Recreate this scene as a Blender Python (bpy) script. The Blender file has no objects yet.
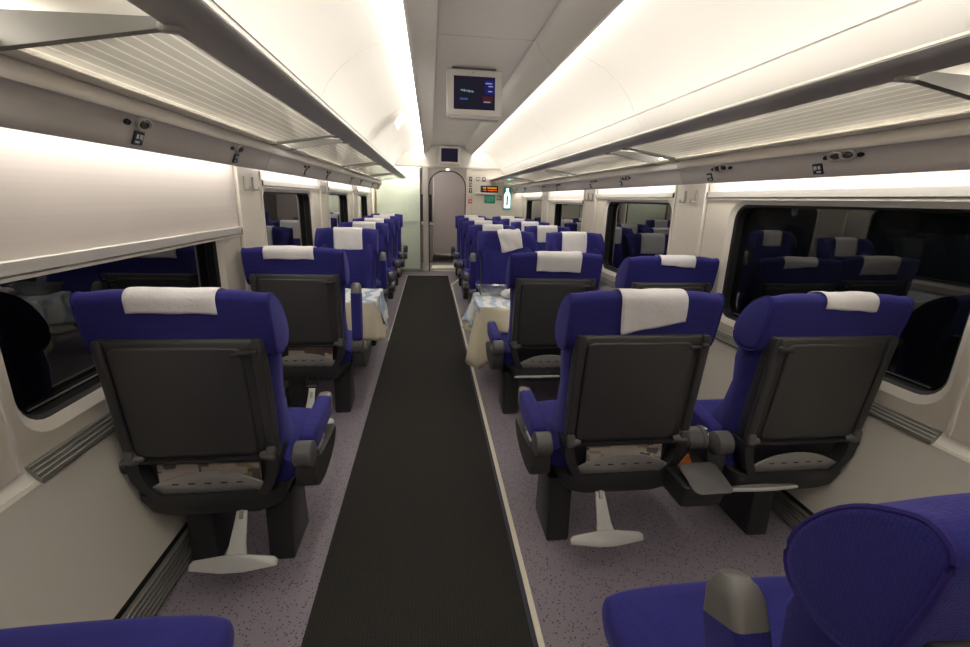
import bpy, bmesh, math, random
from math import sin, cos, pi, radians
from mathutils import Vector, Matrix
random.seed(7)
SC = bpy.context.scene
COL = SC.collection

# ------------------------------------------------------------------ camera
H = 1.42                                     # eye height above the coach floor
cam_data = bpy.data.cameras.new('camera')
cam_data.sensor_width = 36.0
cam_data.lens = 16.70
cam_data.clip_start = 0.02
cam = bpy.data.objects.new('camera', cam_data)
COL.objects.link(cam)
R_, U_, B_ = (0.992781, -0.116922, 0.026743), (0.00546, 0.266795, 0.963738), (-0.119817, -0.956635, 0.265507)
cam.matrix_world = Matrix(((R_[0], U_[0], B_[0], 0), (R_[1], U_[1], B_[1], 0), (R_[2], U_[2], B_[2], H), (0, 0, 0, 1)))
SC.camera = cam

# ------------------------------------------------------------------ world (night outside), exposure
W = bpy.data.worlds.new('night')
SC.world = W
W.use_nodes = True
W.node_tree.nodes['Background'].inputs[0].default_value = (0.004, 0.005, 0.008, 1)
W.node_tree.nodes['Background'].inputs[1].default_value = 1.0
SC.view_settings.view_transform = 'Standard'
SC.view_settings.look = 'None'
SC.view_settings.gamma = 1.0
SC.view_settings.use_curve_mapping = False
SC.view_settings.exposure = 0.12
LAMP_CEIL = 15.0       # strip lamps beside the ceiling channel
LAMP_RACK = 16.0        # strip lamps behind the rack rail, and the added rear glow strips
LAMP_WIN = 8.0        # strip lamps over the windows
LAMP_COL = (1.0, 0.95, 0.89, 1)

# ------------------------------------------------------------------ materials
def mat(name, col, rough=0.5, metal=0.0, spec=0.5, noise=0.0, nscale=8.0, bump=0.0, bscale=300.0, bdist=0.001):
    m = bpy.data.materials.new(name)
    m.use_nodes = True
    nt = m.node_tree
    p = nt.nodes['Principled BSDF']
    p.inputs['Base Color'].default_value = (*col, 1)
    p.inputs['Roughness'].default_value = rough
    p.inputs['Metallic'].default_value = metal
    p.inputs['Specular IOR Level'].default_value = spec
    tc = nt.nodes.new('ShaderNodeTexCoord')
    if noise > 0:
        n = nt.nodes.new('ShaderNodeTexNoise'); n.inputs['Scale'].default_value = nscale
        n.inputs['Detail'].default_value = 4
        mx = nt.nodes.new('ShaderNodeMix'); mx.data_type = 'RGBA'
        mx.inputs['A'].default_value = (*[c * (1 - noise) for c in col], 1)
        mx.inputs['B'].default_value = (*[min(1, c * (1 + noise)) for c in col], 1)
        nt.links.new(tc.outputs['Object'], n.inputs['Vector'])
        nt.links.new(n.outputs['Fac'], mx.inputs['Factor'])
        nt.links.new(mx.outputs['Result'], p.inputs['Base Color'])
    if bump > 0:
        n2 = nt.nodes.new('ShaderNodeTexNoise'); n2.inputs['Scale'].default_value = bscale
        b = nt.nodes.new('ShaderNodeBump'); b.inputs['Strength'].default_value = bump
        b.inputs['Distance'].default_value = bdist
        nt.links.new(tc.outputs['Object'], n2.inputs['Vector'])
        nt.links.new(n2.outputs['Fac'], b.inputs['Height'])
        nt.links.new(b.outputs['Normal'], p.inputs['Normal'])
    return m

def emis(name, col, strength):
    m = bpy.data.materials.new(name)
    m.use_nodes = True
    nt = m.node_tree
    nt.nodes.clear()
    e = nt.nodes.new('ShaderNodeEmission'); e.inputs[0].default_value = (*col[:3], 1); e.inputs[1].default_value = strength
    o = nt.nodes.new('ShaderNodeOutputMaterial')
    nt.links.new(e.outputs[0], o.inputs[0])
    return m

M = {}
M['wall'] = mat('warm_white_panel', (0.72, 0.67, 0.58), 0.38, noise=0.02, nscale=3, bump=0.08, bscale=900)
M['frame'] = mat('white_window_surround', (0.78, 0.74, 0.66), 0.35)
M['lower'] = mat('satin_lower_panel', (0.62, 0.59, 0.52), 0.33, noise=0.02, nscale=2)
M['ceil'] = mat('ceiling_white', (0.82, 0.79, 0.73), 0.5, noise=0.015, nscale=2)
M['chan'] = mat('channel_grey', (0.60, 0.56, 0.51), 0.45)
M['rail'] = mat('rack_rail_grey', (0.44, 0.42, 0.40), 0.42, metal=0.15)
M['service'] = mat('service_panel_grey', (0.56, 0.52, 0.48), 0.42)
M['bracket'] = mat('bracket_grey', (0.22, 0.215, 0.195), 0.45, metal=0.2)
M['alu'] = mat('brushed_aluminium', (0.56, 0.55, 0.53), 0.38, metal=0.85, noise=0.08, nscale=40)
M['alu_dark'] = mat('dull_aluminium', (0.30, 0.295, 0.27), 0.5, metal=0.8, noise=0.08, nscale=30)
M['pale_metal'] = mat('pale_painted_metal', (0.58, 0.56, 0.52), 0.4, metal=0.3, noise=0.05, nscale=30)
M['pocket'] = mat('satin_grey_pocket', (0.42, 0.41, 0.39), 0.40, metal=0.35)
M['foot'] = mat('pale_grey_footrest', (0.42, 0.415, 0.395), 0.42, metal=0.25, noise=0.05, nscale=30)
M['chrome'] = mat('chrome', (0.75, 0.75, 0.75), 0.12, metal=1.0)
M['black'] = mat('black_plastic', (0.012, 0.012, 0.013), 0.45)
M['rubber'] = mat('black_rubber', (0.01, 0.01, 0.01), 0.55)
M['shell'] = mat('charcoal_plastic', (0.040, 0.0385, 0.0385), 0.42, noise=0.06, nscale=20, bump=0.15, bscale=1500, bdist=0.0004)
M['shell_dark'] = mat('dark_charcoal_plastic', (0.024, 0.0235, 0.025), 0.45, bump=0.12, bscale=1500, bdist=0.0004)
M['grip'] = mat('mid_grey_plastic', (0.095, 0.09, 0.088), 0.42)
M['tip'] = mat('armrest_tip_grey', (0.15, 0.145, 0.138), 0.42)
M['legm'] = mat('black_leg_paint', (0.022, 0.022, 0.023), 0.4)
M['cloth'] = mat('cream_cloth', (0.74, 0.68, 0.50), 0.85, noise=0.05, nscale=12)
M['paper'] = mat('white_nonwoven', (0.74, 0.72, 0.72), 0.9, noise=0.05, nscale=35, bump=0.5, bscale=60, bdist=0.004)
M['screen'] = mat('screen_housing', (0.66, 0.63, 0.59), 0.35)
M['door'] = mat('door_mauve_grey', (0.36, 0.31, 0.31), 0.4, noise=0.02)
M['vest'] = mat('vestibule_grey', (0.22, 0.21, 0.21), 0.6)
M['orange'] = mat('orange_card', (0.50, 0.14, 0.025), 0.6)
M['navy_plate'] = mat('dark_navy_plate', (0.02, 0.022, 0.05), 0.3)
M['white_print'] = mat('white_print', (0.75, 0.75, 0.78), 0.5)
M['green'] = mat('green_sign', (0.03, 0.36, 0.25), 0.4)
M['red'] = mat('red_sign', (0.75, 0.09, 0.05), 0.4)
M['grey_sign'] = mat('grey_green_sign', (0.30, 0.38, 0.32), 0.4)
M['brown'] = mat('wood_pole', (0.33, 0.22, 0.14), 0.4)
M['strip'] = mat('pale_floor_strip', (0.66, 0.61, 0.50), 0.45)
M['navy_floor'] = mat('navy_floor_edge', (0.035, 0.034, 0.055), 0.7)
M['lamp_c'] = emis('ceiling_lamp', LAMP_COL, LAMP_CEIL)
M['lamp_r'] = emis('added_rack_glow', LAMP_COL, LAMP_RACK)  # emission of the added rear strips that brighten the rack glass
M['lamp_rf'] = emis('rack_front_lamp', LAMP_COL, LAMP_RACK * .5)
M['lamp_w'] = emis('window_lamp', LAMP_COL, LAMP_WIN)
M['led'] = emis('amber_led', (1.0, 0.42, 0.03), 0.9)
M['led_red'] = emis('red_led', (1.0, 0.16, 0.03), 1.2)
M['glow'] = emis('backlit_cyan_white', (0.80, 1.0, 0.97), 2.0)
M['scr_dark'] = emis('screen_dark', (0.014, 0.011, 0.022), 1.0)
M['scr_blue'] = emis('screen_blue', (0.013, 0.013, 0.11), 1.0)
M['scr_red'] = emis('screen_red', (0.05, 0.013, 0.017), 1.0)
M['scr_green'] = emis('screen_green', (0.010, 0.014, 0.016), 1.0)
M['scr_text'] = emis('screen_text', (0.22, 0.22, 0.30), 1.0)
M['scr_text2'] = emis('screen_text_blue', (0.06, 0.06, 0.32), 1.0)
M['downlight'] = emis('small_downlight', (1, 0.95, 0.85), 6.0)

def fabric():
    m = mat('blue_seat_fabric', (0.036, 0.026, 0.20), 0.85, spec=0.25)
    nt = m.node_tree; p = nt.nodes['Principled BSDF']
    p.inputs['Sheen Weight'].default_value = 0.25
    p.inputs['Sheen Tint'].default_value = (0.35, 0.33, 0.9, 1)
    tc = [n for n in nt.nodes if n.type == 'TEX_COORD'][0]
    vo = nt.nodes.new('ShaderNodeTexVoronoi'); vo.inputs['Scale'].default_value = 190
    vo.inputs['Randomness'].default_value = 0.35
    no = nt.nodes.new('ShaderNodeTexNoise'); no.inputs['Scale'].default_value = 9
    mx = nt.nodes.new('ShaderNodeMix'); mx.data_type = 'RGBA'
    mx.inputs['A'].default_value = (0.027, 0.026, 0.20, 1)
    mx.inputs['B'].default_value = (0.014, 0.013, 0.11, 1)
    nt.links.new(tc.outputs['Object'], vo.inputs['Vector'])
    nt.links.new(vo.outputs['Distance'], mx.inputs['Factor'])
    nt.links.new(mx.outputs['Result'], p.inputs['Base Color'])
    b = nt.nodes.new('ShaderNodeBump'); b.inputs['Strength'].default_value = 0.5; b.inputs['Distance'].default_value = 0.0015
    b.invert = True
    nt.links.new(vo.outputs['Distance'], b.inputs['Height'])
    nt.links.new(b.outputs['Normal'], p.inputs['Normal'])
    return m
M['fabric'] = fabric()
M['fabric_seam'] = mat('blue_piping', (0.03, 0.022, 0.16), 0.8, spec=0.2)

def floor_mat():
    m = mat('speckled_vinyl', (0.2, 0.18, 0.2), 0.5)
    nt = m.node_tree; p = nt.nodes['Principled BSDF']
    tc = [n for n in nt.nodes if n.type == 'TEX_COORD'][0]
    vo = nt.nodes.new('ShaderNodeTexVoronoi'); vo.inputs['Scale'].default_value = 80
    vo.inputs['Randomness'].default_value = 0.9
    ra = nt.nodes.new('ShaderNodeValToRGB')
    ra.color_ramp.elements[0].position = 0.20; ra.color_ramp.elements[0].color = (0.045, 0.034, 0.050, 1)
    ra.color_ramp.elements[1].position = 0.31; ra.color_ramp.elements[1].color = (0.27, 0.232, 0.275, 1)
    no = nt.nodes.new('ShaderNodeTexNoise'); no.inputs['Scale'].default_value = 240
    mx = nt.nodes.new('ShaderNodeMix'); mx.data_type = 'RGBA'; mx.blend_type = 'MULTIPLY'
    mx.inputs['Factor'].default_value = 0.45
    nt.links.new(tc.outputs['Object'], vo.inputs['Vector'])
    nt.links.new(tc.outputs['Object'], no.inputs['Vector'])
    nt.links.new(vo.outputs['Distance'], ra.inputs['Fac'])
    nt.links.new(ra.outputs['Color'], mx.inputs['A'])
    nt.links.new(no.outputs['Color'], mx.inputs['B'])
    nt.links.new(mx.outputs['Result'], p.inputs['Base Color'])
    return m
M['floor'] = floor_mat()

def carpet_mat():
    m = mat('ribbed_carpet', (0.03, 0.028, 0.025), 0.95, spec=0.1)
    nt = m.node_tree; p = nt.nodes['Principled BSDF']
    tc = [n for n in nt.nodes if n.type == 'TEX_COORD'][0]
    wv = nt.nodes.new('ShaderNodeTexWave'); wv.inputs['Scale'].default_value = 26
    wv.bands_direction = 'X'; wv.inputs['Distortion'].default_value = 0.6; wv.inputs['Detail Scale'].default_value = 8
    no = nt.nodes.new('ShaderNodeTexNoise'); no.inputs['Scale'].default_value = 130; no.inputs['Detail'].default_value = 5
    ra = nt.nodes.new('ShaderNodeMix'); ra.data_type = 'RGBA'
    ra.inputs['A'].default_value = (0.011, 0.0105, 0.010, 1)
    ra.inputs['B'].default_value = (0.038, 0.036, 0.033, 1)
    ml = nt.nodes.new('ShaderNodeMath'); ml.operation = 'MULTIPLY_ADD'
    ml.inputs[1].default_value = 0.25
    nt.links.new(tc.outputs['Object'], wv.inputs['Vector'])
    nt.links.new(tc.outputs['Object'], no.inputs['Vector'])
    nt.links.new(wv.outputs['Fac'], ml.inputs[0])
    nt.links.new(no.outputs['Fac'], ml.inputs[2])
    nt.links.new(ml.outputs[0], ra.inputs['Factor'])
    nt.links.new(ra.outputs['Result'], p.inputs['Base Color'])
    b = nt.nodes.new('ShaderNodeBump'); b.inputs['Strength'].default_value = 0.6; b.inputs['Distance'].default_value = 0.004
    nt.links.new(ml.outputs[0], b.inputs['Height'])
    nt.links.new(b.outputs['Normal'], p.inputs['Normal'])
    return m
M['carpet'] = carpet_mat()

def pane_mat():
    m = bpy.data.materials.new('night_window_glass'); m.use_nodes = True
    p = m.node_tree.nodes['Principled BSDF']
    p.inputs['Base Color'].default_value = (0.004, 0.005, 0.006, 1)
    p.inputs['Roughness'].default_value = 0.015
    p.inputs['IOR'].default_value = 1.62
    p.inputs['Coat Weight'].default_value = 0.6
    p.inputs['Coat Roughness'].default_value = 0.02
    return m
M['pane'] = pane_mat()

def frost_mat(name, stripes, col, transp, rough_mix):
    """translucent glass: frosted body, paler lines along the coach with light painted in"""
    m = bpy.data.materials.new(name); m.use_nodes = True
    nt = m.node_tree; nt.nodes.clear()
    out = nt.nodes.new('ShaderNodeOutputMaterial')
    tl = nt.nodes.new('ShaderNodeBsdfTranslucent'); tl.inputs[0].default_value = (*col, 1)
    df = nt.nodes.new('ShaderNodeBsdfDiffuse'); df.inputs[0].default_value = (*col, 1)
    tr = nt.nodes.new('ShaderNodeBsdfTransparent'); tr.inputs[0].default_value = (0.95, 0.97, 0.94, 1)
    m1 = nt.nodes.new('ShaderNodeMixShader'); m1.inputs[0].default_value = rough_mix
    nt.links.new(tl.outputs[0], m1.inputs[1]); nt.links.new(df.outputs[0], m1.inputs[2])
    m2 = nt.nodes.new('ShaderNodeMixShader'); m2.inputs[0].default_value = transp
    nt.links.new(m1.outputs[0], m2.inputs[1]); nt.links.new(tr.outputs[0], m2.inputs[2])
    if stripes:
        tc = nt.nodes.new('ShaderNodeTexCoord')
        wv = nt.nodes.new('ShaderNodeTexWave'); wv.bands_direction = 'X'; wv.inputs['Scale'].default_value = stripes
        ra = nt.nodes.new('ShaderNodeValToRGB')
        ra.color_ramp.elements[0].position = 0.90; ra.color_ramp.elements[0].color = (transp,) * 3 + (1,)
        ra.color_ramp.elements[1].position = 0.97; ra.color_ramp.elements[1].color = (0, 0, 0, 1)
        nt.links.new(tc.outputs['Object'], wv.inputs['Vector'])
        nt.links.new(wv.outputs['Fac'], ra.inputs['Fac'])
        nt.links.new(ra.outputs['Color'], m2.inputs[0])
        rb = nt.nodes.new('ShaderNodeValToRGB')
        rb.color_ramp.elements[0].position = 0.86; rb.color_ramp.elements[0].color = (*[c * .95 for c in col], 1)
        rb.color_ramp.elements[1].position = 0.95; rb.color_ramp.elements[1].color = (.98, .97, .94, 1)  # stripes coloured paler in place of light coming through clear gaps
        nt.links.new(wv.outputs['Fac'], rb.inputs['Fac'])
        nt.links.new(rb.outputs['Color'], tl.inputs[0]); nt.links.new(rb.outputs['Color'], df.inputs[0])
    gl = nt.nodes.new('ShaderNodeBsdfGlossy'); gl.inputs['Roughness'].default_value = 0.08
    fr = nt.nodes.new('ShaderNodeFresnel'); fr.inputs[0].default_value = 1.35
    m3 = nt.nodes.new('ShaderNodeMixShader')
    nt.links.new(fr.outputs[0], m3.inputs[0]); nt.links.new(m2.outputs[0], m3.inputs[1]); nt.links.new(gl.outputs[0], m3.inputs[2])
    nt.links.new(m3.outputs[0], out.inputs[0])
    return m
M['rack_glass'] = frost_mat('frosted_rack_glass', 8.5, (0.93, 0.91, 0.85), 0.22, 0.08)
M['part_glass'] = frost_mat('frosted_partition_glass', 0, (0.84, 0.92, 0.82), 0.38, 0.45)
M['film'] = frost_mat('clear_plastic', 0, (0.8, 0.82, 0.85), 0.90, 0.5)

def blind_mat():
    m = mat('blind_fabric', (0.66, 0.61, 0.56), 0.55)
    nt = m.node_tree; p = nt.nodes['Principled BSDF']
    tc = [n for n in nt.nodes if n.type == 'TEX_COORD'][0]
    mp = nt.nodes.new('ShaderNodeMapping'); mp.inputs['Scale'].default_value = (1, 0.4, 60)
    no = nt.nodes.new('ShaderNodeTexNoise'); no.inputs['Scale'].default_value = 1.5; no.inputs['Detail'].default_value = 5
    mx = nt.nodes.new('ShaderNodeMix'); mx.data_type = 'RGBA'
    mx.inputs['A'].default_value = (0.61, 0.555, 0.51, 1); mx.inputs['B'].default_value = (0.70, 0.645, 0.595, 1)
    nt.links.new(tc.outputs['Object'], mp.inputs['Vector']); nt.links.new(mp.outputs[0], no.inputs['Vector'])
    nt.links.new(no.outputs['Fac'], mx.inputs['Factor']); nt.links.new(mx.outputs['Result'], p.inputs['Base Color'])
    return m
M['blind'] = blind_mat()

def overlay_mat():
    """printed plastic sheet: blue wavy streaks on milky film"""
    m = mat('printed_plastic_sheet', (0.7, 0.75, 0.8), 0.25)
    nt = m.node_tree; p = nt.nodes['Principled BSDF']
    tc = [n for n in nt.nodes if n.type == 'TEX_COORD'][0]
    wv = nt.nodes.new('ShaderNodeTexWave'); wv.inputs['Scale'].default_value = 3.2; wv.inputs['Distortion'].default_value = 7
    wv.inputs['Detail'].default_value = 3; wv.inputs['Detail Scale'].default_value = 1.3
    ra = nt.nodes.new('ShaderNodeValToRGB')
    ra.color_ramp.elements[0].position = 0.25; ra.color_ramp.elements[0].color = (0.40, 0.50, 0.64, 1)
    ra.color_ramp.elements[1].position = 0.62; ra.color_ramp.elements[1].color = (0.80, 0.82, 0.80, 1)
    nt.links.new(tc.outputs['Object'], wv.inputs['Vector']); nt.links.new(wv.outputs['Fac'], ra.inputs['Fac'])
    nt.links.new(ra.outputs['Color'], p.inputs['Base Color'])
    return m
M['overlay'] = overlay_mat()

def print_mat(name, base, cols, sc):
    m = mat(name, base, 0.5)
    nt = m.node_tree; p = nt.nodes['Principled BSDF']
    tc = [n for n in nt.nodes if n.type == 'TEX_COORD'][0]
    mp = nt.nodes.new('ShaderNodeMapping'); mp.inputs['Scale'].default_value = sc
    vo = nt.nodes.new('ShaderNodeTexVoronoi'); vo.distance = 'CHEBYCHEV'; vo.inputs['Scale'].default_value = 1.0
    ra = nt.nodes.new('ShaderNodeValToRGB'); ra.color_ramp.interpolation = 'CONSTANT'
    ra.color_ramp.elements[0].position = 0; ra.color_ramp.elements[0].color = (*cols[0], 1)
    ra.color_ramp.elements[1].position = 1.0 / len(cols); ra.color_ramp.elements[1].color = (*cols[1], 1)
    for i in range(2, len(cols)):
        e = ra.color_ramp.elements.new(i / len(cols)); e.color = (*cols[i], 1)
    nt.links.new(tc.outputs['Object'], mp.inputs['Vector']); nt.links.new(mp.outputs[0], vo.inputs['Vector'])
    nt.links.new(vo.outputs['Color'], ra.inputs['Fac']); nt.links.new(ra.outputs['Color'], p.inputs['Base Color'])
    return m
M['mag'] = print_mat('magazine_print', (0.6, 0.5, 0.45), [(0.42, 0.36, 0.32), (0.46, 0.39, 0.35), (0.26, 0.22, 0.10), (0.44, 0.38, 0.34), (0.40, 0.33, 0.28), (0.10, 0.09, 0.09), (0.47, 0.41, 0.36), (0.40, 0.34, 0.30), (0.45, 0.4, 0.36)], (19, 19, 26))
M['news'] = print_mat('newspaper_print', (0.6, 0.55, 0.48), [(0.58, 0.52, 0.44), (0.12, 0.11, 0.11), (0.60, 0.54, 0.47), (0.40, 0.35, 0.30), (0.60, 0.55, 0.48)], (22, 22, 40))
M['mag2'] = print_mat('brown_cover_print', (0.2, 0.12, 0.1), [(0.20, 0.13, 0.11), (0.16, 0.10, 0.09), (0.28, 0.20, 0.17), (0.5, 0.42, 0.36)], (9, 9, 14))

# ------------------------------------------------------------------ mesh helpers
class MB:
    def __init__(self):
        self.v = []; self.f = []
    def add(self, vs, fs):
        o = len(self.v)
        self.v += [tuple(p) for p in vs]
        self.f += [tuple(i + o for i in f) for f in fs]
        return self
    def box(self, c, s, rot=None):
        hx, hy, hz = s[0] / 2, s[1] / 2, s[2] / 2
        vs = [Vector((x, y, z)) for z in (-hz, hz) for y in (-hy, hy) for x in (-hx, hx)]
        if rot is not None: vs = [rot @ p for p in vs]
        vs = [(p[0] + c[0], p[1] + c[1], p[2] + c[2]) for p in vs]
        return self.add(vs, [(0, 2, 3, 1), (4, 5, 7, 6), (0, 1, 5, 4), (2, 6, 7, 3), (0, 4, 6, 2), (1, 3, 7, 5)])
    def rbox(self, c, s, r, rot=None, seg=2):
        bm = bmesh.new()
        bmesh.ops.create_cube(bm, size=1)
        bmesh.ops.scale(bm, vec=s, verts=bm.verts)
        bmesh.ops.bevel(bm, geom=bm.edges[:], offset=min(r, min(s) * 0.49), segments=seg, affect='EDGES', profile=0.5)
        bm.verts.index_update()
        vs = [v.co.copy() for v in bm.verts]
        if rot is not None: vs = [rot @ p for p in vs]
        vs = [(p[0] + c[0], p[1] + c[1], p[2] + c[2]) for p in vs]
        fs = [tuple(v.index for v in f.verts) for f in bm.faces]
        bm.free()
        return self.add(vs, fs)
    def loft(self, loops, caps=True, closed=True):
        n = len(loops[0]); vs = [p for l in loops for p in l]; fs = []
        for i in range(len(loops) - 1):
            for j in range(n if closed else n - 1):
                k = (j + 1) % n
                fs.append((i * n + j, i * n + k, (i + 1) * n + k, (i + 1) * n + j))
        if caps:
            fs.append(tuple(range(n))[::-1]); fs.append(tuple((len(loops) - 1) * n + j for j in range(n)))
        return self.add(vs, fs)
    def prism(self, poly, axis, a, b):
        """closed polygon of 2-D points extruded along an axis: x -> (y,z), y -> (x,z), z -> (x,y)"""
        def P(p, t):
            return {'x': (t, p[0], p[1]), 'y': (p[0], t, p[1]), 'z': (p[0], p[1], t)}[axis]
        return self.loft([[P(p, a) for p in poly], [P(p, b) for p in poly]])
    def tube(self, path, r, n=8, caps=True):
        loops = []
        for i, p in enumerate(path):
            p = Vector(p)
            d = (Vector(path[min(i + 1, len(path) - 1)]) - Vector(path[max(i - 1, 0)])).normalized()
            a = d.cross(Vector((0, 0, 1)))
            if a.length < 1e-3: a = d.cross(Vector((0, 1, 0)))
            a.normalize(); b = d.cross(a)
            rr = r[i] if isinstance(r, (list, tuple)) else r
            loops.append([p + rr * (cos(2 * pi * k / n) * a + sin(2 * pi * k / n) * b) for k in range(n)])
        return self.loft(loops, caps)
    def ring(self, inner, outer):
        """flat band between two equal-length closed loops of 3-D points"""
        n = len(inner); fs = []
        for j in range(n):
            k = (j + 1) % n
            fs.append((j, k, n + k, n + j))
        return self.add(list(inner) + list(outer), fs)
    def grid(self, rows):
        n = len(rows[0]); vs = [p for r in rows for p in r]
        fs = [(i * n + j, i * n + j + 1, (i + 1) * n + j + 1, (i + 1) * n + j) for i in range(len(rows) - 1) for j in range(n - 1)]
        return self.add(vs, fs)
    def mesh(self, name, smooth=40):
        me = bpy.data.meshes.new(name)
        me.from_pydata(self.v, [], self.f)
        bm = bmesh.new(); bm.from_mesh(me)
        bmesh.ops.remove_doubles(bm, verts=bm.verts, dist=1e-6)
        bmesh.ops.recalc_face_normals(bm, faces=bm.faces)
        if smooth:
            for f in bm.faces: f.smooth = True
            lim = radians(smooth)
            for e in bm.edges:
                if len(e.link_faces) == 2 and e.calc_face_angle(0) > lim: e.smooth = False
        bm.to_mesh(me); bm.free()
        return me

def link(name, me, m, parent=None, loc=(0, 0, 0), rot=None, kind=None):
    o = bpy.data.objects.new(name, me)
    if m is not None and not me.materials: me.materials.append(m)
    COL.objects.link(o)
    o.location = loc
    if rot: o.rotation_euler = rot
    if parent: o.parent = parent
    if kind: o['kind'] = kind
    return o
def obj(name, mb, m, parent=None, smooth=40, loc=(0, 0, 0), rot=None, kind=None, solid=0, sub=0):
    o = link(name, mb.mesh(name, smooth), m, parent, loc, rot, kind)
    if sub:
        md = o.modifiers.new('sub', 'SUBSURF'); md.levels = sub; md.render_levels = sub
    if solid:
        md = o.modifiers.new('solid', 'SOLIDIFY'); md.thickness = solid; md.offset = 0
    return o
def tag(o, label, cat, group=None):
    o['label'] = label; o['category'] = cat
    if group: o['group'] = group
    return o
def empty(name, loc, rz=0):
    o = bpy.data.objects.new(name, None); o.empty_display_size = 0.1
    COL.objects.link(o); o.location = loc; o.rotation_euler = (0, 0, rz)
    return o
def rrect(x0, x1, z0, z1, r, n=6):
    pts = []
    for cx, cz, a0 in ((x1 - r, z1 - r, 0), (x0 + r, z1 - r, pi / 2), (x0 + r, z0 + r, pi), (x1 - r, z0 + r, 1.5 * pi)):
        for k in range(n + 1):
            a = a0 + k * pi / 2 / n
            pts.append((cx + r * cos(a), cz + r * sin(a)))
    return pts
def superell(yc, zc, ry, rz, n=24, e=3.0, tilt=0.0):
    out = []
    for k in range(n):
        a = 2 * pi * k / n
        c, s = cos(a), sin(a)
        y = ry * math.copysign(abs(c) ** (2 / e), c); z = rz * math.copysign(abs(s) ** (2 / e), s)
        out.append((yc + y + z * tilt, zc + z))
    return out

# ------------------------------------------------------------------ coach shell
XC, UW = 0.345, 1.475           # centre line of the coach, half width at the windows
P0, PITCH, PIL = 0.83, 2.055, 0.395
Y0, Y1 = -1.25, 9.05            # ends of the saloon
SIDES = (('left', -1), ('right', 1))
def X(s, u): return XC + s * u

fl = MB().box((XC, (Y0 + Y1) / 2, -0.02), (2.9, Y1 - Y0, 0.04))
floor = obj('floor', fl, M['floor'], kind='structure')
cp = MB().prism([(-0.424, Y0 + .02), (0.330, Y0 + .02), (0.330, 8.52), (-0.424, 8.52)], 'z', 0.0, 0.007)
carpet = obj('aisle_carpet', cp, M['carpet'])
tag(carpet, 'long dark ribbed carpet running down the aisle between the seats', 'carpet')
t1 = MB().box((0.3385, 3.0, 0.003), (0.017, 9.0 - 0.8, 0.006))
obj('carpet_edge', t1, M['navy_floor'], floor)
t2 = MB().prism([(0.347, Y0 + .02), (0.367, Y0 + .02), (0.367, 7.60), (0.52, 8.1), (0.50, 8.11), (0.347, 7.62)], 'z', 0.0, 0.012)
obj('trim_1', t2, M['strip'], kind='structure')
t3 = MB().box((-0.431, 6.5, 0.004), (0.012, 4.1, 0.008))
obj('trim_2', t3, M['alu'], kind='structure')
t4 = MB().box((-0.1, 8.53, 0.005), (0.8, 0.02, 0.010))
obj('trim_3', t4, M['strip'], kind='structure')

# ceiling: central channel, two rows of curved panels split at every bay
ceil_root = empty('ceiling', (XC, 4, 2.3)); ceil_root['kind'] = 'structure'
def cobj(name, mb, m, smooth=40):
    o = obj(name, mb, m, None, smooth); o.parent = ceil_root
    o.matrix_parent_inverse = Matrix.Translation((-XC, -4, -2.3)); return o
seams = [Y0] + [P0 + 0.2 + PITCH * k for k in range(-1, 4)] + [Y1]
seams = sorted(set(s for s in seams if s >= Y0))
seams[0] = Y0
for a, b in zip(seams[:-1], seams[1:]):
    roof = [(-.30, 2.372), (.30, 2.372), (.30, 2.39), (-.30, 2.39)]
    cobj('channel_panel', MB().prism([(XC + p[0], p[1]) for p in roof], 'y', a + .004, b - .004), M['chan'])
    for sd, s in SIDES:
        prof = [(.30, 2.372), (.318, 2.358), (.33, 2.335), (.345, 2.315), (.385, 2.275), (.42, 2.24), (.435, 2.226), (.449, 2.223), (.458, 2.23), (.455, 2.245), (.36, 2.34), (.335, 2.385), (.30, 2.39)]
        cobj('channel_side', MB().prism([(X(s, p[0]), p[1]) for p in prof], 'y', a + .002, b - .002), M['chan'], 50)
        top = [(.42, 2.345), (.52, 2.335), (.64, 2.300), (.76, 2.245), (.87, 2.165), (.95, 2.075), (1.0, 1.985)]
        prof = top + [(p[0] + .012, p[1] + .015) for p in top[::-1]]
        cobj('ceiling_panel', MB().prism([(X(s, p[0]), p[1]) for p in prof], 'y', a + .003, b - .003), M['ceil'], 50)
        low = [(1.004, 1.975), (1.07, 1.90), (1.16, 1.83), (1.28, 1.79), (1.49, 1.775)]
        prof = low + [(p[0] + .006, p[1] + .015) for p in low[::-1]]
        cobj('cove_panel', MB().prism([(X(s, p[0]), p[1]) for p in prof], 'y', a + .002, b - .002), M['ceil'], 50)
# strip lamps in the gap between channel lip and ceiling panels
for sd, s in SIDES:
    for a, b in zip(seams[:-1], seams[1:]):
        lm = MB().prism([(X(s, .455), 2.29), (X(s, .475), 2.275), (X(s, .505), 2.29), (X(s, .505), 2.315), (X(s, .455), 2.315)], 'y', a + .02, b - .02)
        cobj('strip_lamp', lm, M['lamp_c'], 0)
# thin curved white sheet below the ceiling on the left
pts = [(-.02 * 1, 0, 0)]
rows = []
for i in range(7):
    a = i / 6
    rows.append([(-.27 - .10 * sin(a * 1.2), 5.15 + .5 * t, 2.280 - .11 * a - .02 * t * a) for t in (0, .33, .66, 1)])
cobj('curved_ceiling_sheet', MB().grid(rows), M['ceil'])

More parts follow.
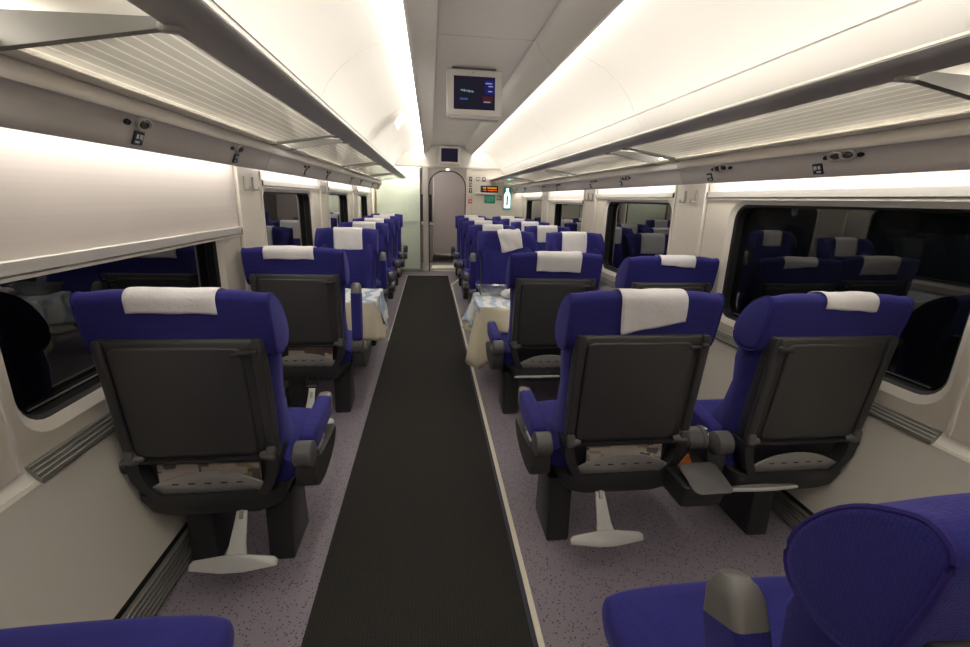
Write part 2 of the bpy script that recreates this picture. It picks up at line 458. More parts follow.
# ------------------------------------------------------------------ side walls
win_no = 0
def bay_span(k):
    p = P0 + PITCH * k
    return p, p + PIL, p + PITCH
BAYS = [-1, 0, 1, 2, 3]
for sd, s in SIDES:
    root = empty('wall_' + sd, (X(s, UW), 4.0, 0)); root['kind'] = 'structure'
    inv = Matrix.Translation((-X(s, UW), -4.0, 0))
    def wobj(name, mb, m, parent=None, smooth=40, inv=inv, root=root):
        o = obj(name, mb, m, None, smooth); o.parent = parent or root
        o.matrix_parent_inverse = inv; return o
    # lower panels, one per bay, leaning in towards the floor
    for k in BAYS:
        p, q, e = bay_span(k)
        a, b = max(p, Y0), min(e, Y1)
        prof = [(1.345, .112), (1.400, .30), (1.438, .54), (1.443, .612), (1.450, .622), (1.478, .628), (1.50, .628), (1.50, .112)]
        wobj('lower_panel', MB().prism([(X(s, u), z) for u, z in prof], 'y', a + .0015, b - .0015), M['lower'], smooth=30)
        prof = [(1.452, .622), (1.475, .660), (1.50, .660), (1.50, .622)]
        wobj('ledge', MB().prism([(X(s, u), z) for u, z in prof], 'y', a, b), M['frame'])
        # aluminium outlet grille on the ledge below each window
        g0, g1 = q + .02, min(e - .02, Y1)
        g = wobj('ledge_grille', MB().prism([(X(s, 1.436), .612), (X(s, 1.436), .622), (X(s, 1.468), .664), (X(s, 1.475), .664), (X(s, 1.455), .62)], 'y', g0, g1), M['alu_dark'])
        for j in range(4):
            t = (j + .5) / 4
            u, z = 1.436 + .034 * t, .619 + .045 * t
            sl = obj('grille_slat', MB().rbox((X(s, u), (g0 + g1) / 2, z), (.006, g1 - g0, .010), .002, seg=1), M['alu_dark'])
            sl.parent = g
        # pillar panel
        if b > p:
            pa, pb = max(p, Y0), min(q, Y1)
            if pb - pa > .02:
                w = wobj('pillar_panel', MB().prism([(X(s, UW - .012), pa + .004), (X(s, UW - .012), pb - .004), (X(s, UW + .02), pb - .004), (X(s, UW + .02), pa + .004)], 'z', .66, 1.60), M['wall'])
                for yy in (pa + .006, pb - .006):
                    tr_ = obj('edge_trim', MB().rbox((X(s, UW - .014), yy, 1.11), (.016, .012, .90), .003, seg=1), M['frame'])
                    tr_.parent = w
                for yy in (pa + .12, pa + .26):
                    hk = MB().rbox((X(s, UW - .017), yy, 1.475), (.008, .022, .085), .003, seg=1)
                    hk.rbox((X(s, UW - .034), yy, 1.440), (.036, .022, .010), .003, seg=1)
                    hk.rbox((X(s, UW - .049), yy, 1.449), (.008, .022, .026), .003, seg=1)
                    h_ = obj('coat_hook', hk, M['alu']); h_.parent = w
        # window wall with a rounded opening
        if b - q > .3:
            wa, wb = q, b
            wy0, wy1 = q + .07, min(q + 1.39, Y1 - .2)
            hole = rrect(wy0 - .03, wy1 + .03, .715, 1.455, .12)
            nn = len(hole)
            outer = []
            for i, (yy, zz) in enumerate(hole):
                cy, cz = (wa, wb)[yy > (wy0 + wy1) / 2], (.66, 1.60)[zz > 1.08]
                outer.append((cy, cz))
            mb = MB()
            U = X(s, UW)
            # face: fill each side as quads between arc mid points and the rectangle
            vs = [(U, yy, zz) for yy, zz in hole] + [(U, yy, zz) for yy, zz in outer]
            fs = []
            for i in range(nn):
                j = (i + 1) % nn
                if outer[i] == outer[j]: fs.append((i, j, nn + j))
                else: fs.append((i, j, nn + j, nn + i))
            mb.add(vs, fs)
            wobj('window_wall', mb, M['wall'])
            win_no += 1
            wr = empty('window_%d' % win_no, (X(s, UW), (wy0 + wy1) / 2, .72)); wr['kind'] = 'structure'
            winv = Matrix.Translation((-X(s, UW), -(wy0 + wy1) / 2, -.72))
            def pobj(name, mb, m, par, smooth=40, winv=winv):
                o = obj(name, mb, m, None, smooth); o.parent = par; o.matrix_parent_inverse = winv; return o
            mid = rrect(wy0, wy1, .748, 1.432, .095)
            inn = rrect(wy0 + .012, wy1 - .012, .760, 1.420, .085)
            fr = MB()
            fr.ring([(X(s, UW + .022), a_, b_) for a_, b_ in mid], [(X(s, UW), a_, b_) for a_, b_ in hole])
            pobj('window_frame', fr, M['frame'], wr)
            gk = MB().ring([(X(s, UW + .034), a_, b_) for a_, b_ in inn], [(X(s, UW + .022), a_, b_) for a_, b_ in mid])
            pobj('gasket', gk, M['rubber'], wr)
            tn = MB().loft([[(X(s, UW + d_), a_, b_) for a_, b_ in inn] for d_ in (.034, .074)], caps=False)
            pobj('deep_reveal', tn, M['rubber'], wr)
            pn = MB().loft([[(X(s, UW + d_), a_, b_) for a_, b_ in mid] for d_ in (.075, .082)])
            pobj('pane', pn, M['pane'], wr, 0)
            ib = MB().box((X(s, UW + .066), (wy0 + wy1) / 2, .775), (.004, wy1 - wy0 - .16, .005))
            pobj('spacer_bar', ib, M['alu'], wr)
            # roller blind
            if k >= 0:
                low = {('left', 0): 1.176, ('right', 2): 1.395}.get((sd, k), 1.458)
                by0, by1 = wa + .012, wb - .016
                nm = {0: 'nearest', 1: 'second', 2: 'third', 3: 'fourth and last'}[k]
                bl = empty('roller_blind', (X(s, UW - .012), (by0 + by1) / 2, low))
                st = 'lowered halfway over the' if (sd, k) == ('left', 0) else ('pulled a little down over the' if (sd, k) == ('right', 2) else 'rolled up above the')
                tag(bl, 'pale roller blind %s %s window on the %s wall' % (st, nm, sd), 'blind', 'roller blinds of the windows')
                binv = Matrix.Translation((-X(s, UW - .012), -(by0 + by1) / 2, -low))
                def bobj(name, mb, m, par=bl, binv=binv):
                    o = obj(name, mb, m, None, 30); o.parent = par; o.matrix_parent_inverse = binv; return o
                cy = (by0 + by1) / 2
                bobj('blind_fabric', MB().box((X(s, UW - .006), cy, (low + .04 + 1.60) / 2), (.003, by1 - by0 - .01, 1.60 - low - .04)), M['blind'])
                bb = MB().rbox((X(s, UW - .013), cy, low + .033), (.022, by1 - by0, .040), .003, seg=1)
                bobj('bottom_bar', bb, M['pale_metal'])
                bobj('pull_lip', MB().rbox((X(s, UW - .008), cy, low + .003), (.014, by1 - by0, .012), .002, seg=1), M['frame'])
                for yy in (by0 + .004, by1 - .004):
                    bobj('end_cap', MB().rbox((X(s, UW - .013), yy, low + .03), (.026, .014, .034), .004, seg=1), M['black'])
            # strip lamp above the window
            lm = MB().prism([(X(s, 1.35), 1.590), (X(s, 1.41), 1.590), (X(s, 1.41), 1.605), (X(s, 1.35), 1.605)], 'y', wa + .03, wb - .03)
            pobj('strip_lamp', lm, M['lamp_w'], wr, 0)
    # floor heater with long slats
    bs = empty('baseboard_' + sd, (X(s, 1.33), 4.0, 0)); bs['kind'] = 'structure'
    binv2 = Matrix.Translation((-X(s, 1.33), -4.0, 0))
    bk = obj('heater_back', MB().prism([(X(s, 1.318), 0), (X(s, 1.345), .108), (X(s, 1.36), .108), (X(s, 1.36), 0)], 'y', Y0, Y1), M['black'])
    bk.parent = bs; bk.matrix_parent_inverse = binv2
    for j in range(6):
        t = (j + .5) / 6
        sl = obj('heater_slat', MB().rbox((X(s, 1.303 + .028 * t), (Y0 + Y1) / 2, .006 + .092 * t), (.022, Y1 - Y0, .0115), .003, seg=1), M['alu_dark'])
        sl.parent = bs; sl.matrix_parent_inverse = binv2

# ------------------------------------------------------------------ luggage racks with service panel
def rack(sd, s, y0, y1, words, k):
    r = empty('luggage_rack', (X(s, 1.26), (y0 + y1) / 2, 1.66))
    tag(r, 'luggage rack with striped glass shelf, %s on the %s side' % (words, sd), 'luggage rack', 'overhead luggage racks')
    inv = Matrix.Translation((-X(s, 1.26), -(y0 + y1) / 2, -1.66))
    def o_(name, mb, m, par=r, smooth=40):
        o = obj(name, mb, m, None, smooth); o.parent = par
        if par is r: o.matrix_parent_inverse = inv
        return o
    ga, gb = y0 + .30, y1 - .012                       # glass between the brackets
    if k == -1: ga = y0
    rail = [(.900, 1.757), (.86, 1.759), (.81, 1.764), (.792, 1.771), (.788, 1.781), (.795, 1.789), (.82, 1.787), (.86, 1.776), (.900, 1.770)]
    o_('front_rail', MB().prism([(X(s, u), z) for u, z in rail], 'y', y0, y1), M['rail'], smooth=60)
    lip = [(.790, 1.786), (.797, 1.795), (.812, 1.796), (.812, 1.789), (.797, 1.787)]
    o_('rail_lip', MB().prism([(X(s, u), z) for u, z in lip], 'y', y0, y1), M['frame'], smooth=60)
    gl = MB().prism([(X(s, .898), 1.765), (X(s, 1.256), 1.712), (X(s, 1.256), 1.706), (X(s, .898), 1.759)], 'y', ga, gb)
    o_('glass_shelf', gl, M['rack_glass'], smooth=0)
    rear = [(1.225, 1.704), (1.245, 1.694), (1.262, 1.695), (1.268, 1.715), (1.262, 1.728), (1.250, 1.716), (1.232, 1.716)]
    o_('rear_rail', MB().prism([(X(s, u), z) for u, z in rear], 'y', y0, y1), M['frame'], smooth=60)
    sp = [(1.268, 1.712), (1.258, 1.690), (1.250, 1.668), (1.243, 1.655), (1.247, 1.644), (1.260, 1.640), (1.277, 1.610), (1.290, 1.580), (1.300, 1.556), (1.312, 1.549), (1.322, 1.553), (1.318, 1.565), (1.300, 1.62), (1.285, 1.66), (1.285, 1.73)]
    sv = o_('service_panel', MB().prism([(X(s, u), z) for u, z in sp], 'y', y0, y1), M['service'], smooth=50)
    # shelf floor behind, keeps the added glow strip on top of the panel from the saloon
    bkp = [(1.285, 1.73), (1.285, 1.66), (1.300, 1.62), (1.47, 1.62), (1.47, 1.63), (1.31, 1.63), (1.295, 1.73)]
    o_('rear_trough', MB().prism([(X(s, u), z) for u, z in bkp], 'y', y0, y1), M['ceil'], smooth=30)
    o_('strip_lamp', MB().prism([(X(s, .848), 1.798), (X(s, .874), 1.794), (X(s, .876), 1.804), (X(s, .850), 1.810)], 'y', y0 + .03, y1 - .03), M['lamp_rf'], smooth=0)
    o_('strip_lamp', MB().prism([(X(s, 1.300), 1.738), (X(s, 1.335), 1.738), (X(s, 1.335), 1.752), (X(s, 1.300), 1.752)], 'y', y0 + .03, y1 - .03), M['lamp_r'], smooth=0)  # rear emitter added only to brighten the glass shelf
    ys = (y0, y0 + .292) if k >= 0 else ()
    for yy in ys:
        br = [(.905, 1.752), (1.262, 1.690), (1.268, 1.700), (1.268, 1.765), (1.10, 1.768), (.905, 1.772)]
        o_('bracket', MB().prism([(X(s, u), z) for u, z in br], 'y', yy + .002, yy + .026), M['bracket'], smooth=30)
        o_('bracket_cap', MB().rbox((X(s, .893), yy + .014, 1.756), (.05, .030, .020), .008), M['rail'])
    # lights, call buttons and seat number plates on the service panel
    if k >= 0:
        offs = [.83, 1.60] if s < 0 else [.97, 1.74]
        for yo in offs:
            yc = y0 + yo
            if yc > y1 - .1: continue
            n = Vector((-s * .90, 0, -.42)).normalized()
            def spot(u, z, yy, r_, mm, nm, depth=.010, el=1.0):
                c = Vector((X(s, u), yy, z))
                t = Vector((0, 1, 0)); bq = n.cross(t)
                lo = []
                for d_, q_ in ((-.004, 1.0), (depth, 1.0), (depth + .002, .86), (depth * .35, .70)):
                    lo.append([c + n * d_ + r_ * q_ * (el * cos(2 * pi * i / 14) * t + sin(2 * pi * i / 14) * bq) for i in range(14)])
                return o_(nm, MB().loft(lo), mm, par=sv, smooth=50)
            for dy in ((-.10, -.155) if s > 0 else (0,)):
                lg = spot(1.267, 1.626, yc + dy, .022, M['service'], 'reading_light', .010, 1.7)
                spot(1.264, 1.624, yc + dy, .012, M['grip'], 'light_lens', .007, 1.7)
            for dy in ((-.05, -.205) if s > 0 else (-.075,)):
                spot(1.269, 1.622, yc + dy, .009, M['black'], 'call_button', .004, 1.6)
            pc = Vector((X(s, 1.286), yc, 1.582))
            rot = Matrix.Rotation(s * -radians(22), 3, 'Y')
            pl = o_('seat_number_plate', MB().rbox(pc, (.006, .052, .046), .0025, rot=rot, seg=1), M['navy_plate'], par=sv)
            mk = MB()
            for (dy, dz, w_, h_) in ((-.010, .006, .010, .014), (.006, .006, .007, .014), (-.006, -.012, .022, .007), (.015, .004, .005, .018)):
                off = rot @ Vector((-s * .0036, dy, dz))
                mk.box(pc + off, (.001, w_, h_), rot=rot)
            o_('plate_print', mk, M['white_print'], par=sv)
words = {-1: 'rearmost above the camera', 0: 'nearest', 1: 'second', 2: 'third', 3: 'last before the end wall'}
for sd, s in SIDES:
    for k in BAYS:
        p, q, e = bay_span(k)
        rack(sd, s, max(p + .002, Y0) + (0.03 if k >= 0 else 0), min(e + .028, Y1), words[k], k)

# ------------------------------------------------------------------ end walls
YE = Y1
def zx(name, mb, m, parent=None, kind=None, smooth=40): return obj(name, mb, m, parent, smooth, kind=kind)
wf = empty('wall_front', (XC, YE, 0)); wf['kind'] = 'structure'
DX0, DX1, DZ = -.03, .69, 1.93          # doorway
def wpart(name, mb, m, smooth=40):
    o = obj(name, mb, m, None, smooth); o.parent = wf; o.matrix_parent_inverse = Matrix.Translation((-XC, -YE, 0)); return o
prof = [(-1.15, 1.99), (1.84, 1.99), (1.84, 1.80), (1.42, 1.80), (1.02, 1.98)]
wpart('header_panel', MB().box((XC, YE + .03, 2.20), (2.94, .06, .42)), M['ceil'])
wpart('header_beam', MB().rbox((XC, YE - .02, 1.985), (2.94, .05, .03), .006), M['service'])
# right of the door: post, then the sign wall
wpart('sign_wall', MB().box(((.80 + 1.83) / 2, YE + .03, .985), (1.03, .06, 1.97)), M['wall'])
wpart('door_post', MB().box((.745, YE + .01, .985), (.11, .10, 1.97)), M['wall'])
wpart('post_groove', MB().box((.803, YE - .012, .80), (.012, .05, 1.60)), M['service'])
# arched door surround
def arch(x0, x1, zt, r, n=10):
    pts = [(x0, 0.0)]
    for k in range(n + 1):
        a = pi - k * pi / 2 / n
        pts.append((x0 + r + r * cos(a), zt - r + r * sin(a)))
    for k in range(n + 1):
        a = pi / 2 - k * pi / 2 / n
        pts.append((x1 - r + r * cos(a), zt - r + r * sin(a)))
    pts.append((x1, 0.0))
    return pts
ar = arch(DX0, DX1, DZ, .30)
n = len(ar)
outer = []
for (x, z) in ar:
    if z == 0: outer.append((DX0 - .02 if x < .3 else DX1 + .02, 0.0))
    elif x < .3: outer.append((DX0 - .02, 1.97) if z > DZ - .3 + 1e-6 else (DX0 - .02, z))
    else: outer.append((DX1 + .02, 1.97) if z > DZ - .3 + 1e-6 else (DX1 + .02, z))
mb = MB()
for yy in (YE, YE + .08):
    vs = [(x, yy, z) for x, z in ar] + [(x, yy, z) for x, z in outer]
    fs = []
    for i in range(n - 1):
        fs.append((i, i + 1, n + i + 1) if outer[i] == outer[i + 1] else (i, i + 1, n + i + 1, n + i))
    mb.add(vs, fs)
mb.loft([[(x, YE, z) for x, z in ar], [(x, YE + .08, z) for x, z in ar]], caps=False, closed=False)
wpart('door_surround', mb, M['service'])
d1 = empty('door_1', ((DX0 + DX1) / 2, YE, 0)); d1['kind'] = 'structure'
dinv = Matrix.Translation((-(DX0 + DX1) / 2, -YE, 0))
def dpart(name, mb, m, par=d1, smooth=40):
    o = obj(name, mb, m, None, smooth); o.parent = par; o.matrix_parent_inverse = dinv; return o
ar2 = arch(DX0 + .018, DX1 - .018, DZ - .018, .285)
sealm = MB()
sealm.ring([(x, YE - .006, z) for x, z in ar2], [(x, YE - .006, z) for x, z in ar]); sealm.f.pop()
sealm.loft([[(x, YE - .006, z) for x, z in ar2], [(x, YE + .03, z) for x, z in ar2]], caps=False, closed=False)
dpart('door_seal', sealm, M['black'])
dpart('door_light', MB().rbox((.335, YE - .014, 1.945), (.05, .02, .02), .006), M['downlight'])
dpart('sill_plate', MB().rbox((.34, YE + .02, .008), (.70, .10, .016), .004, seg=1), M['alu'])
# vestibule beyond the doorway
vb = empty('wall_vestibule', (XC, 10.8, 0)); vb['kind'] = 'structure'
vinv = Matrix.Translation((-XC, -10.8, 0))
def vpart(name, mb, m, smooth=40):
    o = obj(name, mb, m, None, smooth); o.parent = vb; o.matrix_parent_inverse = vinv; return o
vpart('vestibule_floor', MB().box((XC, 10.2, -.02), (2.9, 2.2, .04)), M['vest'])
vpart('threshold_step', MB().rbox((.36, 9.36, .03), (.66, .40, .06), .012), M['strip'])
vpart('vestibule_back', MB().box((XC, 11.25, 1.1), (2.9, .06, 2.3)), M['service'])
vpart('vestibule_ceiling', MB().box((XC, 10.2, 2.2), (2.9, 2.2, .05)), M['ceil'])
vpart('vestibule_side', MB().box((-1.12, 10.2, 1.1), (.05, 2.2, 2.2)), M['wall'])
vpart('vestibule_side', MB().box((1.81, 10.2, 1.1), (.05, 2.2, 2.2)), M['wall'])
vpart('vestibule_lamp', MB().rbox((.2, 9.7, 2.16), (.7, .25, .02), .004, seg=1), emis('vestibule_lamp', LAMP_COL, 12.0))
d2 = empty('door_2', (.45, 10.5, .05)); d2['kind'] = 'structure'
leaf = MB()
lp = [(x, z) for x, z in rrect(.09, .86, .16, 2.14, .09)]
leaf.prism(lp, 'y', 10.46, 10.52)
o = obj('door_leaf', leaf, M['door'], None); o.parent = d2; o.matrix_parent_inverse = Matrix.Translation((-.45, -10.5, -.05))
o = obj('leaf_edge', MB().rbox((.075, 10.45, 1.10), (.03, .04, 1.9), .008), M['service']); o.parent = d2; o.matrix_parent_inverse = Matrix.Translation((-.45, -10.5, -.05))
o = obj('kick_strip', MB().rbox((.47, 10.45, .17), (.72, .02, .03), .006), M['alu']); o.parent = d2; o.matrix_parent_inverse = Matrix.Translation((-.45, -10.5, -.05))
cab = empty('vestibule_cabinet', (-.03, 10.2, 0)); tag(cab, 'dark recessed cabinet at the left behind the end doorway', 'cabinet')
obj('cabinet_body', MB().rbox((-.06, .35, .42), (.30, .40, .84), .02), M['vest'], cab)
obj('counter_top', MB().rbox((-.06, .35, .86), (.34, .44, .03), .008), M['strip'], cab)
obj('dark_recess', MB().rbox((-.06, .45, 1.2), (.26, .1, .60), .02), M['black'], cab)
# left glass partition
gp = empty('wall_partition', (-.6, YE - .03, 0)); gp['kind'] = 'structure'
ginv = Matrix.Translation((.6, -(YE - .03), 0))
def gpart(name, mb, m, smooth=40):
    o = obj(name, mb, m, None, smooth); o.parent = gp; o.matrix_parent_inverse = ginv; return o
yg = YE - .03
gpart('glass_panel', MB().box((-.63, yg, 1.0), (.86, .012, 1.92)), M['part_glass'], 0)
gpart('dark_reflection_strip', MB().box((-.185, yg, 1.0), (.02, .02, 1.92)), M['black'])  # black strip standing in for a dark reflection in the glass
gpart('partition_post', MB().rbox((-.085, yg, .99), (.10, .05, 1.97), .012), M['service'])
gpart('bottom_rail', MB().rbox((-.62, yg, .03), (.95, .04, .06), .006), M['alu_dark'])
gpart('middle_band', MB().box((-.63, yg - .008, .93), (.86, .004, .09)), mat('pale_band', (.55, .62, .55), .5))
gpart('wood_pole', MB().tube([(-1.02, yg - .03, .0), (-1.02, yg - .03, 1.95)], .02), M['brown'])
ic = MB()
for (zz) in (1.42, 1.22):
    ic.ring([(x, yg - .0075, z) for x, z in rrect(-.43, -.29, zz - .075, zz + .075, .03)], [(x, yg - .0075, z) for x, z in rrect(-.445, -.275, zz - .09, zz + .09, .04)])
gpart('etched_symbol', ic, mat('etched_symbol', (.50, .60, .55), .5))
gpart('recess_lamp', MB().rbox((-.6, YE + .22, 1.93), (.7, .12, .02), .004, seg=1), emis('recess_lamp', LAMP_COL, 34.0))
gpart('service_cupboard', MB().box((-.66, YE + .5, 1.0), (.95, .04, 2.0)), M['ceil'])
# signs on the wall right of the door
def sgn(name, x, z, w, h, m, label, cat='sign', group=None, r=.006, d=.012, wall_y=None):
    wy = YE if wall_y is None else wall_y
    e = empty(name, (x, wy, z - h / 2)); tag(e, label, cat, group)
    obj('sign_plate', MB().rbox((0, -d / 2, h / 2), (w, d, h), r), m, e)
    return e
wy = YE - .042
for zz, lab in ((1.79, 'upper small black pictogram plate on the post beside the doorway'), (1.685, 'middle small grey pictogram plate on the post beside the doorway'), (1.58, 'lower small black pictogram plate on the post beside the doorway')):
    e = sgn('pictogram_sign', .775, zz, .055, .085, M['navy_plate'] if zz != 1.685 else M['vest'], lab, 'sign', 'pictogram plates on the door post', wall_y=wy)
    mk = MB()
    if zz != 1.685:
        mk.rbox((0, -.0135, .05), (.026, .003, .030), .001, seg=1); mk.box((0, -.0135, .022), (.010, .003, .02))
    else:
        mk.box((-.008, -.0135, .05), (.012, .003, .03)); mk.box((.012, -.0135, .035), (.012, .003, .03))
    obj('pictogram', mk, M['white_print'], e)
e = sgn('extinguisher_sign', .775, 1.385, .075, .085, M['red'], 'small red and white safety sign on the post beside the doorway', wall_y=wy)
obj('pictogram', MB().box((-.008, -.0135, .045), (.014, .003, .05)).box((.014, -.0135, .032), (.02, .003, .022)), M['white_print'], e)
e = sgn('pictogram_sign', .92, 1.80, .075, .075, M['grey_sign'], 'pale grey square pictogram high on the sign wall')
obj('pictogram', MB().box((0, -.0135, .037), (.05, .003, .02)), M['white_print'], e)
e = sgn('pictogram_sign', 1.035, 1.795, .065, .075, M['navy_plate'], 'dark square pictogram high on the sign wall')
obj('pictogram', MB().box((0, -.0135, .04), (.036, .003, .03)), M['white_print'], e)
e = sgn('led_display', 1.145, 1.615, .345, .125, M['black'], 'amber lettered black display board on the sign wall', 'display')
la, lb = MB(), MB()
random.seed(3)
x = -.125
while x < .12:
    w_ = random.choice((.010, .016, .022))
    if random.random() > .15:
        la.box((x + w_ / 2, -.0135, .085), (w_, .003, .024)); 
        if abs(x) < .13: lb.box((x + w_ / 2 + .008, -.0135, .040), (w_ * .8, .003, .018))
    x += w_ + .006
obj('amber_text_line', la, M['led'], e); obj('red_text_line', lb, M['led_red'], e)
e = sgn('ledge_box', 1.10, 1.53, .46, .028, M['frame'], 'white slim shelf box under the amber display board', 'shelf', d=.05)
e = sgn('green_sign', 1.16, 1.43, .21, .155, M['green'], 'green rectangular notice under the amber display board')
obj('notice_print', MB().box((0, -.0135, .11), (.15, .002, .010)).box((0, -.0135, .08), (.15, .002, .010)).box((0, -.0135, .05), (.12, .002, .010)), M['grey_sign'], e)
e = sgn('small_notice', 1.34, 1.455, .10, .09, M['grey_sign'], 'small grey green notice right of the green notice')
obj('notice_print', MB().box((0, -.0135, .05), (.05, .002, .03)), M['white_print'], e)
e = empty('backlit_sign', (1.50, YE, 1.24)); tag(e, 'glowing white and cyan backlit panel at the right end of the sign wall', 'sign')
obj('sign_plate', MB().rbox((0, -.01, .21), (.155, .02, .44), .008), mat('cyan_plate', (.12, .50, .48), .4), e)
bot = [(-.055, .03), (.055, .03), (.060, .05), (.060, .27), (.045, .31), (.022, .335), (.022, .40), (-.022, .40), (-.022, .335), (-.045, .31), (-.060, .27), (-.060, .05)]
obj('light_panel', MB().prism(bot, 'y', -.026, -.018), M['glow'], e)
obj('dark_emblem', MB().rbox((0, -.028, .17), (.035, .006, .18), .002, seg=1), M['grey_sign'], e)
# rear wall behind the camera
wb_ = obj('wall_back', MB().box((XC, Y0 - .03, 1.2), (2.94, .06, 2.4)), M['wall'], kind='structure')

# ------------------------------------------------------------------ ceiling screens
def tv(x, y, ztop, label, hang):
    t = empty('ceiling_screen', (x, y, ztop)); tag(t, label, 'screen', 'video screens on the aisle ceiling')
    t.rotation_euler = (radians(-8 if hang else -3), 0, 0)
    w, h, d = .415, .325, .07
    obj('housing', MB().rbox((0, d / 2, -h / 2), (w, d, h), .012), M['screen'], t)
    obj('display', MB().box((0, -.001, -h / 2 - .005), (w - .105, .004, h - .09)), M['scr_dark'], t)
    im = [('screen_block', 'scr_green', -.055, -.005, .13, .15), ('screen_block', 'scr_blue', .115, .045, .075, .10), ('screen_block', 'scr_red', .10, -.045, .075, .05)]
    for nm, mm, cx_, cz_, w_, h_ in im:
        if hang: obj(nm, MB().box((cx_, -.0035, cz_ - h / 2 - .005), (w_, .002, h_)), M[mm], t)
    if hang:
        tx = MB()
        for i in range(8): tx.box((-.10 + .0125 * i, -.005, -h / 2 + .012 - .0012 * i), (.009, .002, .009 + .004 * (i % 3)))
        for (cx_, cz_, w_) in ((.108, .066, .05), (.122, .046, .034), (.118, .010, .03), (.095, -.066, .05)): tx.box((cx_, -.005, cz_ - h / 2), (w_, .002, .008))
        obj('screen_text', tx, M['scr_text'], t)
        obj('screen_caption', MB().box((-.08, -.005, -h / 2 - .05), (.06, .002, .012)), M['scr_text2'], t)
    else:
        obj('screen_block', MB().box((.0, -.0035, -h / 2 - .005), (w - .14, .002, h - .13)), M['scr_blue'] if False else M['scr_dark'], t)
    obj('sensor', MB().rbox((-.01, -.002, -.022), (.008, .006, .008), .002, seg=1), M['black'], t)
    obj('lower_lip', MB().rbox((0, d / 2 + .004, -h - .008), (w - .03, d - .01, .03), .008), M['service'], t)
    if hang:
        obj('hanger', MB().rbox((0, .06, .012), (w - .08, .04, .05), .006), M['vest'], t)
tv(.335, 3.72, 2.352, 'nearer square video screen hanging from the aisle ceiling', True)
tv(.365, YE - .13, 2.365, 'farther small video screen above the end doorway', False)

# ------------------------------------------------------------------ seats
CACHE = {}
def cmesh(key, build, smooth=45):
    if key not in CACHE: CACHE[key] = build().mesh(str(key[0] if isinstance(key, tuple) else key), smooth)
    return CACHE[key]
def part(name, key, build, m, parent, loc=(0, 0, 0), rot=None, smooth=45, sx_=1.0):
    o = link(name, cmesh(key, build, smooth), m, parent, loc, rot); o.scale = (sx_, 1, 1)
    return o

def catmull(ctrl, per=3):
    n = len(ctrl); out = []
    for i in range(n):
        p0, p1, p2, p3 = ctrl[i - 1], ctrl[i], ctrl[(i + 1) % n], ctrl[(i + 2) % n]
        for k in range(per):
            t = k / per
            out.append(tuple(.5 * (2 * p1[d] + (p2[d] - p0[d]) * t + (2 * p0[d] - 5 * p1[d] + 4 * p2[d] - p3[d]) * t * t + (3 * p1[d] - p0[d] - 3 * p2[d] + p3[d]) * t ** 3) for d in (0, 1)))
    return out
HR_MID = [(.012, .890), (.000, .98), (-.014, 1.06), (-.016, 1.098), (.004, 1.116), (.036, 1.115), (.066, 1.102), (.080, 1.06), (.088, .99), (.091, .93), (.085, .892), (.045, .886)]
HR_WING = [(.024, .905), (.002, .985), (-.010, 1.055), (-.010, 1.092), (.016, 1.108), (.052, 1.096), (.096, 1.068), (.137, 1.022), (.166, .966), (.168, .918), (.140, .888), (.080, .880)]
def hr_loop(w, sc=1.0):
    c = [tuple(a[d] + (b[d] - a[d]) * w for d in (0, 1)) for a, b in zip(HR_MID, HR_WING)]
    if sc != 1.0:
        cy, cz = .085, 1.0
        c = [(cy + (p[0] - cy) * sc, cz + (p[1] - cz) * sc) for p in c]
    return catmull(c, 3)
def b_headrest():
    half = [(.08, 0, 1), (.15, 0, 1), (.190, .04, 1), (.222, .22, 1), (.245, .52, 1), (.263, .80, 1), (.280, .95, 1), (.293, 1, 1), (.300, 1, .975), (.304, 1, .93), (.306, 1, .80)]
    st = [(-x, w, q) for x, w, q in half[::-1]] + [(0, 0, 1)] + half
    return MB().loft([[(x, y, z) for y, z in hr_loop(w, q)] for x, w, q in st])
def b_piping(sx):
    def f():
        mb = MB()
        path = [(sx * .3005, y, z) for y, z in hr_loop(1, .985)]; path.append(path[0])
        return mb.tube(path, .0042, 6, caps=False)
    return f
def b_back():
    mb = MB(); loops = []
    half0 = [(0, .105), (.10, .105), (.17, .112), (.205, .138), (.232, .148), (.250, .132), (.256, .085), (.252, .035), (.235, .015), (.10, .012), (0, .012)]
    for z, sc, dy, ty in ((.36, .95, .085, 1), (.42, .99, .080, 1), (.50, 1.01, .066, 1), (.60, 1.03, .050, 1), (.72, 1.05, .036, 1), (.82, 1.07, .026, .95), (.90, 1.09, .018, .80), (.945, 1.09, .012, .72), (.975, 1.06, .012, .66)):
        sw = .115 * max(0, min(1, (.72 - z) / .27)) ** 1.6 + .040 * max(0, min(1, (z - .70) / .18)) * (1 if z < .96 else 0)          # side bolsters sweep forward into the seat
        half = [(x, y + (sw if x > .2 and y > .1 else .45 * sw if x > .2 and y > .08 else 0)) for x, y in half0]
        ring = [(x * sc, y * ty + dy, z) for x, y in half] + [(-x * sc, y * ty + dy, z) for x, y in half[-2:0:-1]]
        loops.append(ring)
    return mb.loft(loops)
def b_cushion():
    mb = MB(); loops = []
    for y, w, z0, z1, e in ((.10, .285, .34, .455, 4), (.13, .295, .33, .465, 4), (.25, .300, .325, .460, 5), (.40, .303, .325, .458, 5), (.49, .303, .33, .462, 5), (.525, .298, .335, .458, 4), (.545, .288, .345, .445, 3.2), (.553, .272, .362, .425, 2.6)):
        c = superell(0, 0, w, (z1 - z0) / 2, 28, e)
        loops.append([(a, y, (z0 + z1) / 2 + b) for a, b in c])
    return mb.loft(loops)
def b_pan():
    mb = MB(); loops = []
    for z, w, y0, y1 in ((.250, .19, .06, .42), (.275, .235, .045, .48), (.325, .262, .04, .515), (.350, .262, .04, .515)):
        loops.append([(x, y, z) for x, y in rrect(-w, w, y0, y1, .05)])
    return mb.loft(loops)
